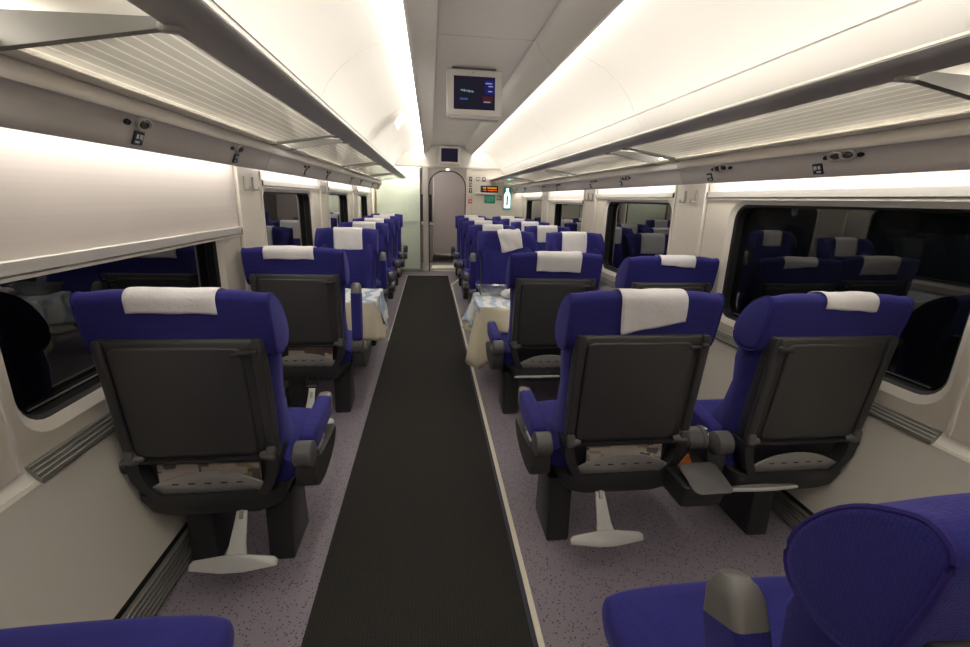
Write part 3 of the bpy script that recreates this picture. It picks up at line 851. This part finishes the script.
def ybk(z): return .040 - (z - .5) * (.052 / .45)
def b_shell():
    """tapered back panel with rolled top edge"""
    mb = MB(); loops = []
    for z, hw, d, th in ((.490, .252, .004, .03), (.50, .260, 0, .050), (.60, .262, 0, .06), (.75, .266, 0, .055), (.90, .268, 0, .045), (.945, .268, 0, .034), (.955, .266, .006, .020), (.958, .262, .010, .010)):
        loops.append([(x, y, z) for x, y in rrect(-hw, hw, ybk(z) + d, ybk(z) + d + th, min(.008, th * .45), 2)])
    return mb.loft(loops)
def b_panel(sx):
    """raised rounded table panel let into the shell; sx = side of the latch"""
    def f():
        mb = MB(); a0, a1 = (-.228, .200) if sx > 0 else (-.200, .228)
        lo = []
        for k, (o, d) in enumerate(((0, .004), (0, -.005), (.003, -.009), (.008, -.0105))):
            q = rrect(a0 + o, a1 - o, .512 + o, .932 - o, .030, 5)
            lo.append([(x, ybk(z) + d, z) for x, z in q])
        return mb.loft(lo)
    return f
def b_rail(sx):
    def f():
        mb = MB()
        path = [(sx * .251, ybk(z) - .003, z) for z in (.505, .60, .72, .84, .938, .957)]
        lo = []
        for i, p in enumerate(path):
            w, d = (.017, .011) if i < 5 else (.013, .007)
            lo.append([(p[0] + x, p[1] + y, p[2]) for x, y in rrect(-w, w, -d, d, .006, 2)])
        return mb.loft(lo)
    return f
def b_latch(sx):
    def f():
        mb = MB()
        mb.rbox((sx * .212, -.018, .912), (.056, .018, .016), .006)
        mb.rbox((sx * .244, -.022, .918), (.028, .022, .022), .007)
        mb.rbox((sx * .180, -.014, .905), (.034, .012, .010), .004)
        return mb
    return f
def b_hinge(sx):
    def f():
        mb = MB()
        mb.tube([(sx * .205, .034, .507), (sx * .250, .028, .508), (sx * .264, .028, .508)], [.012, .022, .016], 12)
        mb.rbox((sx * .249, .028, .527), (.036, .034, .040), .009)
        return mb
    return f
def b_lower():
    """bowl-shaped lower shell with an opening for the magazine pocket"""
    out = [(-.268, .500), (-.272, .470), (-.262, .425), (-.238, .375), (-.212, .334), (-.175, .310), (-.08, .301), (0, .300), (.08, .301), (.175, .310), (.212, .334), (.238, .375), (.262, .425), (.272, .470), (.268, .500)]
    inn = [(-.205, .490), (-.207, .465), (-.200, .430), (-.185, .390), (-.165, .352), (-.135, .325), (-.07, .316), (0, .314), (.07, .316), (.135, .325), (.165, .352), (.185, .390), (.200, .430), (.207, .465), (.205, .490)]
    mb = MB(); n = len(out)
    def yo(z): return .030 + .05 * max(0, (.42 - z) / .14) ** 2 - .01
    inn = [(x * 1.09, z) for x, z in inn]
    loops = [[(x * .93, .20, .30 + (z - .30) * .95) for x, z in out], [(x * .99, yo(z) + .06, z) for x, z in out], [(x, yo(z) + .015, z) for x, z in out], [(x * .985, yo(z), z * .998 + .002) for x, z in out], [(x, yo(z) + .004, z) for x, z in inn], [(x * .98, yo(z) + .056, z) for x, z in inn]]
    mb.loft(loops, caps=False, closed=True)
    mb.add([(x * .98, yo(z) + .056, z) for x, z in inn], [tuple(range(n))])
    return mb
def b_plate():
    arc = []
    for k in range(13):
        t = -1 + k / 6
        arc.append((.212 * t, .442 - .060 * abs(t) ** 2.2))
    pts = [(-.166, .322), (.166, .322)] + [(x, z) for x, z in arc[::-1]]
    lo = []
    def yy(z): return .036 + .05 * max(0, (.42 - z) / .14) ** 2
    for d, sc in ((.006, 1), (0, 1), (-.003, .985)):
        lo.append([(x * sc, yy(z) + d, .38 + (z - .38) * sc) for x, z in pts])
    return MB().loft(lo)
def b_slots():
    mb = MB()
    def yy(z): return .036 + .05 * max(0, (.42 - z) / .14) ** 2 - .0032
    for z, xs in ((.398, (-.116, -.058, .0, .058, .116)), (.350, (-.122, -.061, .0, .061, .122))):
        for x in xs: mb.rbox((x, yy(z), z), (.024, .002, .0055), .001, seg=1)
    return mb
def b_arm_pad():      # local to the pivot, lying forward
    return MB().loft([[(x, y, z + dz) for x, z in rrect(-w, w, -h0, h1, r, 4)] for y, w, h0, h1, r, dz in ((.035, .024, .030, .030, .012, .012), (.045, .029, .040, .040, .014, .014), (.12, .030, .050, .044, .014, .020), (.30, .030, .052, .044, .014, .034), (.335, .030, .052, .044, .014, .037))])
def b_arm_tip():
    return MB().loft([[(x, y, z + dz) for x, z in rrect(-w, w, -h0, h1, r, 4)] for y, w, h0, h1, r, dz in ((.334, .0295, .050, .043, .013, .037), (.372, .0295, .044, .043, .020, .040), (.390, .026, .036, .037, .024, .041), (.402, .017, .022, .024, .016, .041))])
def b_pivot():
    mb = MB()
    mb.tube([(-.036, 0, 0), (-.030, 0, 0), (.030, 0, 0), (.036, 0, 0)], [.036, .047, .047, .036], 20)
    mb.loft([[(x, y, z) for x, z in rrect(-.028, .028, -.028, .030, .012, 3)] for y in (0, .045)])
    return mb
def b_siderail():
    poly = [(.10, .470), (.075, .44), (.06, .40), (.065, .350), (.11, .315), (.20, .300), (.33, .312), (.41, .340), (.445, .375), (.450, .400), (.435, .412), (.30, .412), (.16, .425), (.09, .455)]
    mb = MB(); lo = []
    cx_ = sum(p[0] for p in poly) / len(poly); cz_ = sum(p[1] for p in poly) / len(poly)
    for x, sc in ((.296, .97), (.302, 1), (.362, 1), (.372, .96)):
        lo.append([(x, cx_ + (p[0] - cx_) * sc, cz_ + (p[1] - cz_) * sc) for p in poly])
    return mb.loft(lo)
def b_leg():
    mb = MB(); lo = []
    for z, w, y0, y1 in ((0, .048, .085, .30), (.012, .050, .083, .302), (.20, .050, .090, .29), (.30, .052, .10, .28)):
        lo.append([(x, y, z) for x, y in rrect(-w, w, y0, y1, .010, 2)])
    return mb.loft(lo)
def b_foot_stem():    # local: hangs from the origin
    mb = MB()
    lo = []
    for t, w in ((0, .020), (.25, .020), (.8, .030), (1, .040)):
        c = Vector((0, -.130 * t, -.165 * t))
        lo.append([(x, c.y + y, c.z + y * .6) for x, y in rrect(-w, w, -.008, .008, .004, 2)])
    mb.loft(lo)
    return mb
def b_foot_bar():
    mb = MB()
    poly = [(-.150, -.016), (-.152, .004), (-.138, .016), (-.035, .028), (.035, .028), (.138, .016), (.152, .004), (.150, -.016), (.035, -.032), (-.035, -.032)]
    rot = Matrix.Rotation(radians(54), 3, 'X')
    lo = []
    for d, sc in ((-.007, .96), (-.004, 1), (.004, 1), (.007, .96)):
        lo.append([rot @ Vector((x * sc, y * sc, d)) + Vector((0, -.145, -.170)) for x, y in poly])
    return mb.loft(lo)
def b_foot_pivot():
    mb = MB()
    mb.tube([(-.030, 0, 0), (.030, 0, 0)], .012, 10)
    for sx in (-1, 1): mb.rbox((sx * .030, .01, .022), (.008, .035, .065), .004, seg=1)
    return mb
def b_foot_clip():
    return MB().rbox((0, -.040, -.040), (.014, .006, .040), .002, rot=Matrix.Rotation(radians(-36), 3, 'X'), seg=1)
def b_button():
    return MB().rbox((.340, .235, .422), (.034, .090, .016), .004, rot=Matrix.Rotation(radians(-3), 3, 'X'))
def b_lever():
    return MB().rbox((.340, .310, .422), (.022, .036, .026), .006)

HRC = hr_loop(0)
def cover_curve():
    """outline of the headrest middle: arc length measured from the top, negative behind, positive in front"""
    n = len(HRC); top = max(range(n), key=lambda i: HRC[i][1])
    def walk(step):
        out = [(0.0, HRC[top])]; L = 0; i = top
        for _ in range(n):
            j = (i + step) % n
            L += math.dist(HRC[i], HRC[j]); out.append((L, HRC[j])); i = j
            if HRC[j][1] < .905: break
        return out
    return walk(-1), walk(1)
CV_B, CV_F = cover_curve()
def cover_at(t):
    tab = CV_B if t < 0 else CV_F
    d = abs(t)
    for (l0, p0), (l1, p1) in zip(tab[:-1], tab[1:]):
        if d <= l1:
            q = (d - l0) / max(1e-9, l1 - l0)
            p = (p0[0] + (p1[0] - p0[0]) * q, p0[1] + (p1[1] - p0[1]) * q)
            tx, tz = p1[0] - p0[0], p1[1] - p0[1]
            break
    else:
        p0, p1 = tab[-2][1], tab[-1][1]
        p = (p1[0], p1[1] - (d - tab[-1][0])); tx, tz = 0, -1
    l = math.hypot(tx, tz) or 1
    nx, nz = (tz / l, -tx / l) if t < 0 else (-tz / l, tx / l)
    return p, (nx, nz)
def b_cover(x0, x1, back, front, skew, wob, seed, roll=0):
    """cloth folded over the headrest: hangs 'back' metres behind and 'front' metres in front"""
    def f():
        rnd = random.Random(seed)
        ph = [rnd.uniform(0, 6.28) for _ in range(6)]
        rows = []
        N, Mx = 34, 14
        for i in range(N + 1):
            row = []
            for j in range(Mx + 1):
                fx = j / Mx
                x = x0 + (x1 - x0) * fx
                a = -back - .03 - skew * (fx - .5); b = front + .03 + skew * .5 * (fx - .5)
                t = a + (b - a) * i / N
                (y, z), (ny, nz) = cover_at(t)
                w = wob * (1 + .9 * (sin(fx * 9 + ph[0]) * .4 + sin(fx * 17 + t * 20 + ph[1]) * .3 + sin(t * 45 + ph[2] + fx * 4) * .3)) + .0035
                edge = .0015 * sin(fx * 12 + ph[4]) * (1 if i in (0, N) else 0)
                row.append((x + roll * t + wob * .6 * sin(t * 30 + ph[3]) * (fx - .5), y + ny * w, z + nz * w + edge))
            rows.append(row)
        return MB().grid(rows)
    return f

def seat(x, y, rz, label, arm=1, latch=1, arm_up=False, legs=(-.08, .21), foot=.095, foot_up=False, group='saloon seats', arms2=False, cw=1.0, coff=(0, 0, 0)):
    r = empty('train_seat', (x, y, 0), rz)
    tag(r, label, 'seat', group)
    part('headrest', 'headrest', b_headrest, M['fabric'], r, sx_=.95, smooth=60)
    hp = [part('headrest_piping', ('headrest_piping', sx), b_piping(sx), M['fabric_seam'], r, sx_=.95) for sx in (-1, 1)]
    part('backrest', 'backrest', b_back, M['fabric'], r, sx_=.95, smooth=60)
    cu = part('seat_cushion', 'seat_cushion', b_cushion, M['fabric'], r, coff, smooth=60); cu.scale = (cw, 1, 1)
    part('seat_pan', 'seat_pan', b_pan, M['shell_dark'], r)
    sh = part('back_shell', 'back_shell', b_shell, M['shell'], r, sx_=.95)
    part('shell_panel', ('shell_panel', latch), b_panel(latch), M['shell'], sh)
    [part('shell_side_rail', ('shell_side_rail', sx), b_rail(sx), M['shell'], sh) for sx in (-1, 1)]
    part('panel_latch', ('panel_latch', latch), b_latch(latch), M['shell_dark'], sh)
    for sx in (-1, 1): part('panel_hinge', ('panel_hinge', sx), b_hinge(sx), M['grip'], sh)
    lw = part('lower_shell', 'lower_shell', b_lower, M['shell_dark'], r, sx_=.95)
    pk = part('magazine_pocket', 'magazine_pocket', b_plate, M['pocket'], r, sx_=.95)
    part('pocket_slots', 'pocket_slots', b_slots, M['black'], pk)['kind'] = 'stuff'
    for sx in ((arm,) if not arms2 else (-1, 1)):
        up = arm_up
        rot = (radians(arm_up if up else 0), 0, 0)
        loc = (sx * .338, .060, .490)
        pv = part('armrest_pivot', 'armrest_pivot', b_pivot, M['grip'], r, loc, rot)
        part('armrest_pad', 'armrest_pad', b_arm_pad, M['fabric'], r, loc, rot)
        part('armrest_tip', 'armrest_tip', b_arm_tip, M['tip'], r, loc, rot)
        flip = (1, 1, 1) if sx > 0 else (-1, 1, 1)
        sr = part('side_rail', ('side_rail', sx), lambda: b_siderail() if sx > 0 else mirrored(b_siderail()), M['shell'], r)
        part('control_button', ('control_button', sx), lambda: b_button() if sx > 0 else mirrored(b_button()), M['alu'], sr)
        part('recline_lever', ('recline_lever', sx), lambda: b_lever() if sx > 0 else mirrored(b_lever()), M['alu'], sr)
    if not arms2:
        part('pivot_knob', ('pivot_knob', -arm), lambda: MB().tube([(-arm * .255, .055, .475), (-arm * .272, .055, .475), (-arm * .285, .055, .475)], [.030, .034, .022], 14), M['shell'], r)
    for lx in legs: part('leg', 'leg', b_leg, M['legm'], r, (lx, 0, 0))
    if foot is not None:
        fr_ = (radians(-75), 0, 0) if foot_up else None
        fp = part('footrest', 'footrest', b_foot_stem, M['foot'], r, (foot, .215 if foot_up else .085, .205 if foot_up else .295), fr_)
        part('foot_bar', 'foot_bar', b_foot_bar, M['foot'], fp)
        part('stem_pivot', 'stem_pivot', b_foot_pivot, M['shell_dark'], fp)
        part('stem_clip', 'stem_clip', b_foot_clip, M['alu_dark'], fp)
    return r
def mirrored(mb):
    mb.v = [(-a, b, c) for a, b, c in mb.v]; return mb
def cover(st, label, x0, x1, back, front, skew=0.0, wob=.002, seed=1, roll=0.0):
    o = link('headrest_cover', b_cover(x0, x1, back, front, skew, wob, seed, roll)().mesh('headrest_cover', 60), M['paper'])
    o.matrix_world = Matrix.Translation(st.location) @ Matrix.Rotation(st.rotation_euler.z, 4, 'Z')
    md = o.modifiers.new('solid', 'SOLIDIFY'); md.thickness = .0022; md.offset = 0
    tag(o, label, 'headrest cover', 'white headrest covers')
    return o

XLs, XRa, XRw = -.80, .765, 1.480
G = 'saloon seats'
L0 = seat(XLs - .005, .315, 0, 'blue seat cushion cut by the bottom left corner of the photo', arm=1, latch=1, arm_up=82, cw=1.06, coff=(.02, .06, .01))
R0 = seat(.803, .322, 0, 'closest blue seat cut by the bottom right corner of the photo', arm=-1, latch=1, arm_up=64, legs=(-.24,), foot=None, cw=1.08, coff=(-.045, .035, .004))
L1 = seat(XLs - .008, 1.495, 0, 'nearest whole blue and charcoal seat on the left, dark back towards us', arm=1, latch=1)
R1 = seat(XRa + .012, 1.50, 0, 'charcoal-backed seat by the right of the aisle with newspaper in its pocket', arm=-1, latch=1, legs=(-.235,), foot=-.08)
W1 = seat(XRw + .030, 1.455, 0, 'charcoal-backed seat by the nearest right window, in front of the dark bin', arm=-1, latch=-1, legs=(-.06,), foot=-.15, foot_up=True)
L2 = seat(XLs - .005, 2.79, 0, 'second charcoal-backed seat on the left, before the cloth-covered table', arm=1, latch=1, arm_up=80)
for c_ in L2.children:
    if c_.name.startswith('footrest'): c_.location = (.055, -.03, .245)
R2 = seat(.775, 2.70, 0, 'second charcoal-backed aisle seat on the right beside the tablecloth', arm=-1, latch=1, legs=(-.235,), foot=-.08, foot_up=True)
W2 = seat(XRw - .01, 2.58, 0, 'second charcoal-backed window seat on the right, mostly hidden behind the front pair', arm=-1, latch=-1, legs=(-.06,), foot=-.15, foot_up=True)
ROWS = [4.62, 5.74, 6.77, 7.80, 8.80]
ORD = ['first', 'second', 'third', 'fourth', 'fifth']
FL, FA, FW = [], [], []
for i, yy in enumerate(ROWS):
    FL.append(seat(XLs, yy, pi, '%s of the five blue seats facing us on the left, counted from the table' % ORD[i], arm=-1, latch=1, arm_up=80 * (i == 0), legs=(.08, -.21), foot=None))
    FA.append(seat(XRa, yy, pi, '%s of the five facing blue seats right beside the aisle, from the right-hand table' % ORD[i], arm=1, latch=1, arm_up=80 * (i == 0), legs=(.235,), foot=None))
    FW.append(seat(XRw, yy, pi, '%s of the five facing blue seats along the right windows, from the table' % ORD[i], arm=1, latch=-1, legs=(.06,), foot=None))

# covers on the headrests
cover(L1, 'short white cover folded over the nearest left seat headrest', -.135, .135, .058, .20, .004, .002, 2)
cover(R1, 'long crooked white cover hanging behind the front right aisle headrest', -.112, .135, .122, .12, -.050, .003, 3, roll=-.10)
cover(W1, 'crumpled short white cover on the front right window seat headrest', -.085, .130, .042, .20, .012, .003, 4)
cover(L2, 'short white cover on the second left seat, behind the nearest left seat', -.165, .120, .055, .2, .0, .003, 5)
cover(R2, 'broad white cover over the second aisle headrest on the right', -.130, .150, .105, .15, .006, .003, 6)
cover(W2, 'short white cover on the half hidden second window seat at right', -.095, .130, .045, .2, .02, .003, 7)
for i in range(5):
    cover(FL[i], 'white cover on the headrest of the %s facing seat on the left' % ORD[i], -.145, .125, .06, .215, .0, .002, 10 + i)
    if i > 0: cover(FA[i], 'white cover on the headrest of the %s facing aisle seat on the right' % ORD[i], -.14, .12, .06, .215, .0, .002, 20 + i)
    cover(FW[i], 'white cover on the headrest of the %s facing seat along the right windows' % ORD[i], -.12, .14, .06, .215, .0, .002, 30 + i)
# slipped, bunched cover on the first facing aisle seat
o = cover(FA[0], 'slipped and bunched white cover hanging askew beside the right-hand table', -.125, .105, .05, .20, .13, .012, 41, roll=-.22)

# magazines in the pockets
def leaflet(st, name, label, m, x0, x1, z0, z1, tilt, cat):
    e = empty(name, (st.location.x, st.location.y, .33)); tag(e, label, cat)
    rot = Matrix.Rotation(tilt, 3, 'Y')
    cx_, cz_ = (x0 + x1) / 2, (z0 + z1) / 2
    cov = MB().box((cx_, .062, cz_ - .33), (x1 - x0, .002, z1 - z0), rot=rot)
    obj('front_page', cov, m, e)
    pg = MB().box((cx_ + .002, .069, cz_ - .332), (x1 - x0 - .004, .010, z1 - z0 - .004), rot=rot)
    obj('pages', pg, M['paper'], e)
    return e
leaflet(L1, 'magazine', 'colour magazine in the back pocket of the nearest left seat', M['mag'], -.178, .172, .350, .462, radians(1), 'magazine')
leaflet(R1, 'newspaper', 'folded newspaper in the back pocket of the front right aisle seat', M['news'], -.150, .172, .350, .468, radians(-2), 'newspaper')
leaflet(L2, 'magazine', 'brown covered magazine in the back pocket of the second left seat', M['mag2'], -.10, .17, .350, .480, radians(2), 'magazine')

# console between the right-hand pair and the bin beneath it
def console(xa, xb, y, label):
    c = empty('seat_console', (xa, y, .47)); tag(c, label, 'console', 'consoles between paired seats')
    mb = MB()
    L = xb - xa
    lo = []
    for x, r_ in ((.0, .040), (.006, .048), (L * .70, .048), (L * .71, .052), (L - .006, .052), (L, .044)):
        lo.append([(x, .065 + r_ * 1.0 * cos(2 * pi * k / 18), .010 + r_ * sin(2 * pi * k / 18)) for k in range(18)])
    obj('console_arm', mb.loft(lo), M['grip'], c)
    obj('chrome_ring', MB().tube([(L - .012, .065, .010), (L - .004, .065, .010)], .0535, 18), M['chrome'], c)
    return c
console(1.040, 1.138, 1.51, 'grey rounded console between the front pair of seats on the right')
console(1.050, 1.126, 2.62, 'grey rounded console between the second pair of seats on the right')
for i, yy in enumerate(ROWS[:2]):
    pass
bn = empty('waste_bin', (1.055, 1.435, -.045)); tag(bn, 'dark waste bin with sloping grey lid between the front right pair of seats', 'bin')
body = MB().loft([[(x, y, z) for x, y in rrect(-w, w, y0, y1, .02, 3)] for z, w, y0, y1 in ((.315, .080, -.02, .15), (.33, .088, -.03, .16), (.42, .094, -.05, .17), (.425, .090, -.045, .165))])
obj('bin_body', body, M['legm'], bn)
rot = Matrix.Rotation(radians(14), 3, 'X')
lid = MB().loft([[rot @ Vector((x, y, d)) + Vector((.005, -.015, .438)) for x, y in rrect(-.080 * sc, .080 * sc, -.080 * sc, .075 * sc, .028, 4)] for d, sc in ((0, .98), (.002, 1), (.007, 1), (.009, .97))])
obj('bin_lid', lid, M['grip'], bn)
obj('mounting_arm', MB().rbox((-.02, .19, .33), (.46, .05, .04), .01), M['legm'], bn)
oc = obj('orange_card', MB().prism([(0, 0), (.07, 0), (.03, .062)], 'y', 0, .003), M['orange'], None, loc=(.985, 1.49, .405), rot=(radians(12), 0, radians(8)))
tag(oc, 'orange card sticking up behind the dark waste bin lid', 'card')

# ------------------------------------------------------------------ tables
def table(x0, x1, y0, y1, zt, wall_side, label):
    t = empty('saloon_table', ((x0 + x1) / 2, (y0 + y1) / 2, 0)); tag(t, label, 'table', 'tables between facing seats')
    cx_, cy_ = (x0 + x1) / 2, (y0 + y1) / 2
    obj('table_top', MB().rbox((0, 0, zt - .018), (x1 - x0 - .02, y1 - y0 - .02, .030), .010), M['service'], t)
    obj('pedestal', MB().rbox((wall_side * (x1 - x0) * .22, 0, (zt - .03) / 2), (.09, .09, zt - .036), .02), M['alu_dark'], t)
    obj('foot_plate', MB().rbox((wall_side * (x1 - x0) * .22, 0, .008), (.26, .22, .016), .006), M['alu_dark'], t)
def cloth(name, label, x0, x1, y0, y1, zt, drop, free, m, th, amp, seed, cat, nlev=9):
    """top sheet plus a folded skirt; drop(px, py) gives the hang, free = sides that hang"""
    rnd = random.Random(seed)
    a = [rnd.uniform(0, 6.28) for _ in range(8)]
    per = []
    r = .02
    def edge(p, q, n):
        return [(p[0] + (q[0] - p[0]) * i / n, p[1] + (q[1] - p[1]) * i / n) for i in range(n)]
    pts = []
    cs = [(x0 + r, y0), (x1 - r, y0), (x1, y0 + r), (x1, y1 - r), (x1 - r, y1), (x0 + r, y1), (x0, y1 - r), (x0, y0 + r)]
    for i in range(8):
        p, q = cs[i], cs[(i + 1) % 8]
        pts += edge(p, q, 22 if i % 2 == 0 else 2)
    cx_, cy_ = (x0 + x1) / 2, (y0 + y1) / 2
    n = len(pts)
    loops = []
    def wave(i):
        s_ = i / n * 2 * pi
        return .5 * sin(9 * s_ + a[0]) + .32 * sin(15 * s_ + a[1]) + .25 * sin(23 * s_ + a[2])
    for sc in (0.0, .5, .9, 1.0):
        loops.append([(cx_ + (p[0] - cx_) * sc, cy_ + (p[1] - cy_) * sc, zt + .002 * sin(p[0] * 40 * sc + a[3]) * sc) for p in pts])
    for k in range(1, nlev + 1):
        t = k / nlev
        lp = []
        for i, p in enumerate(pts):
            d = drop(p[0], p[1])
            dx, dy = p[0] - cx_, p[1] - cy_
            nx = (1 if p[0] >= x1 - r else -1 if p[0] <= x0 + r else 0); ny = (1 if p[1] >= y1 - r else -1 if p[1] <= y0 + r else 0)
            l = math.hypot(nx, ny) or 1
            out = amp * (t ** .8) * (wave(i) * .75 + .55) * min(1, d / .15)
            lp.append((p[0] + nx / l * out, p[1] + ny / l * out, zt - d * t - .002))
        loops.append(lp)
    mb = MB().loft(loops, caps=False)
    o = obj(name, mb, m, None, 70, solid=th)
    tag(o, label, cat)
    return o
TZ = .635
# left table
table(-1.06, -.43, 3.43, 3.94, TZ, -1, 'left window table under cream cloth between the second and first facing seats')
cloth('tablecloth', 'cream tablecloth draped over the left table to knee height', -1.07, -.415, 3.42, 3.95, TZ + .004,
      lambda x, y: .02 if x < -1.03 else .31 + .03 * sin(y * 9), 0, M['cloth'], .003, .055, 5, 'tablecloth')
cloth('plastic_sheet', 'blue streaked plastic sheet spread over the left table', -1.06, -.410, 3.425, 3.945, TZ + .010,
      lambda x, y: .02 if x < -1.03 else (.22 if x > -.45 and y > 3.5 else .035), 0, M['overlay'], .0015, .060, 5, 'plastic sheet')
# right table
table(.38, 1.70, 3.25, 3.80, TZ, 1, 'right window table under cream cloth and plastic sheet')
cloth('tablecloth', 'cream tablecloth on the right table, one corner hanging far down by the aisle', .365, 1.71, 3.24, 3.81, TZ + .004,
      lambda x, y: .02 if x > 1.66 else (.16 if (y < 3.30 and x > .5) else .25 + .24 * max(0, min(1, (3.50 - y) / .18)) * max(0, min(1, (.50 - x) / .08)) + .02 * sin(y * 14 + x * 6)), 0, M['cloth'], .003, .085, 6, 'tablecloth')
cloth('plastic_sheet', 'blue streaked plastic sheet spread over the right table', .362, 1.70, 3.245, 3.805, TZ + .010,
      lambda x, y: .02 if x > 1.66 else (.20 if x < .40 and y > 3.4 else .04), 0, M['overlay'], .0015, .090, 6, 'plastic sheet')
tr = empty('clear_tray', (.55, 3.69, TZ + .013)); tag(tr, 'clear plastic tray on the aisle end of the right table', 'tray')
lo = [[(x, y, z) for x, y in rrect(-w, w, -d, d, .03, 4)] for z, w, d in ((0, .13, .07), (.006, .14, .08), (.065, .16, .095), (.068, .168, .103))]
mbt = MB().loft(lo, caps=False); mbt.add(lo[0], [tuple(range(len(lo[0])))])
obj('tray_body', mbt, M['film'], tr, solid=.002)
obj('tray_rim', MB().tube([(x, y, .069) for x, y in rrect(-.168, .168, -.103, .103, .03, 4)] + [(.168, .073, .069)], .003, 6), M['film'], tr)
rnd = random.Random(5)
nb = bmesh.new(); bmesh.ops.create_icosphere(nb, subdivisions=3, radius=1)
for v in nb.verts:
    d = v.co.normalized(); q = 1 + .22 * sin(d.x * 9 + 1) * sin(d.y * 8 + 2) + .15 * sin(d.z * 13 + d.x * 7)
    v.co = Vector((d.x * .07 * q, d.y * .055 * q, max(-.034, d.z * .04 * q)))
nm = bpy.data.meshes.new('crumpled_napkin'); nb.to_mesh(nm); nb.free()
for p in nm.polygons: p.use_smooth = True
np_ = link('crumpled_napkin', nm, M['paper'], None, (.64, 3.55, TZ + .048)); tag(np_, 'crumpled white napkin on the right table before the clear tray', 'napkin')
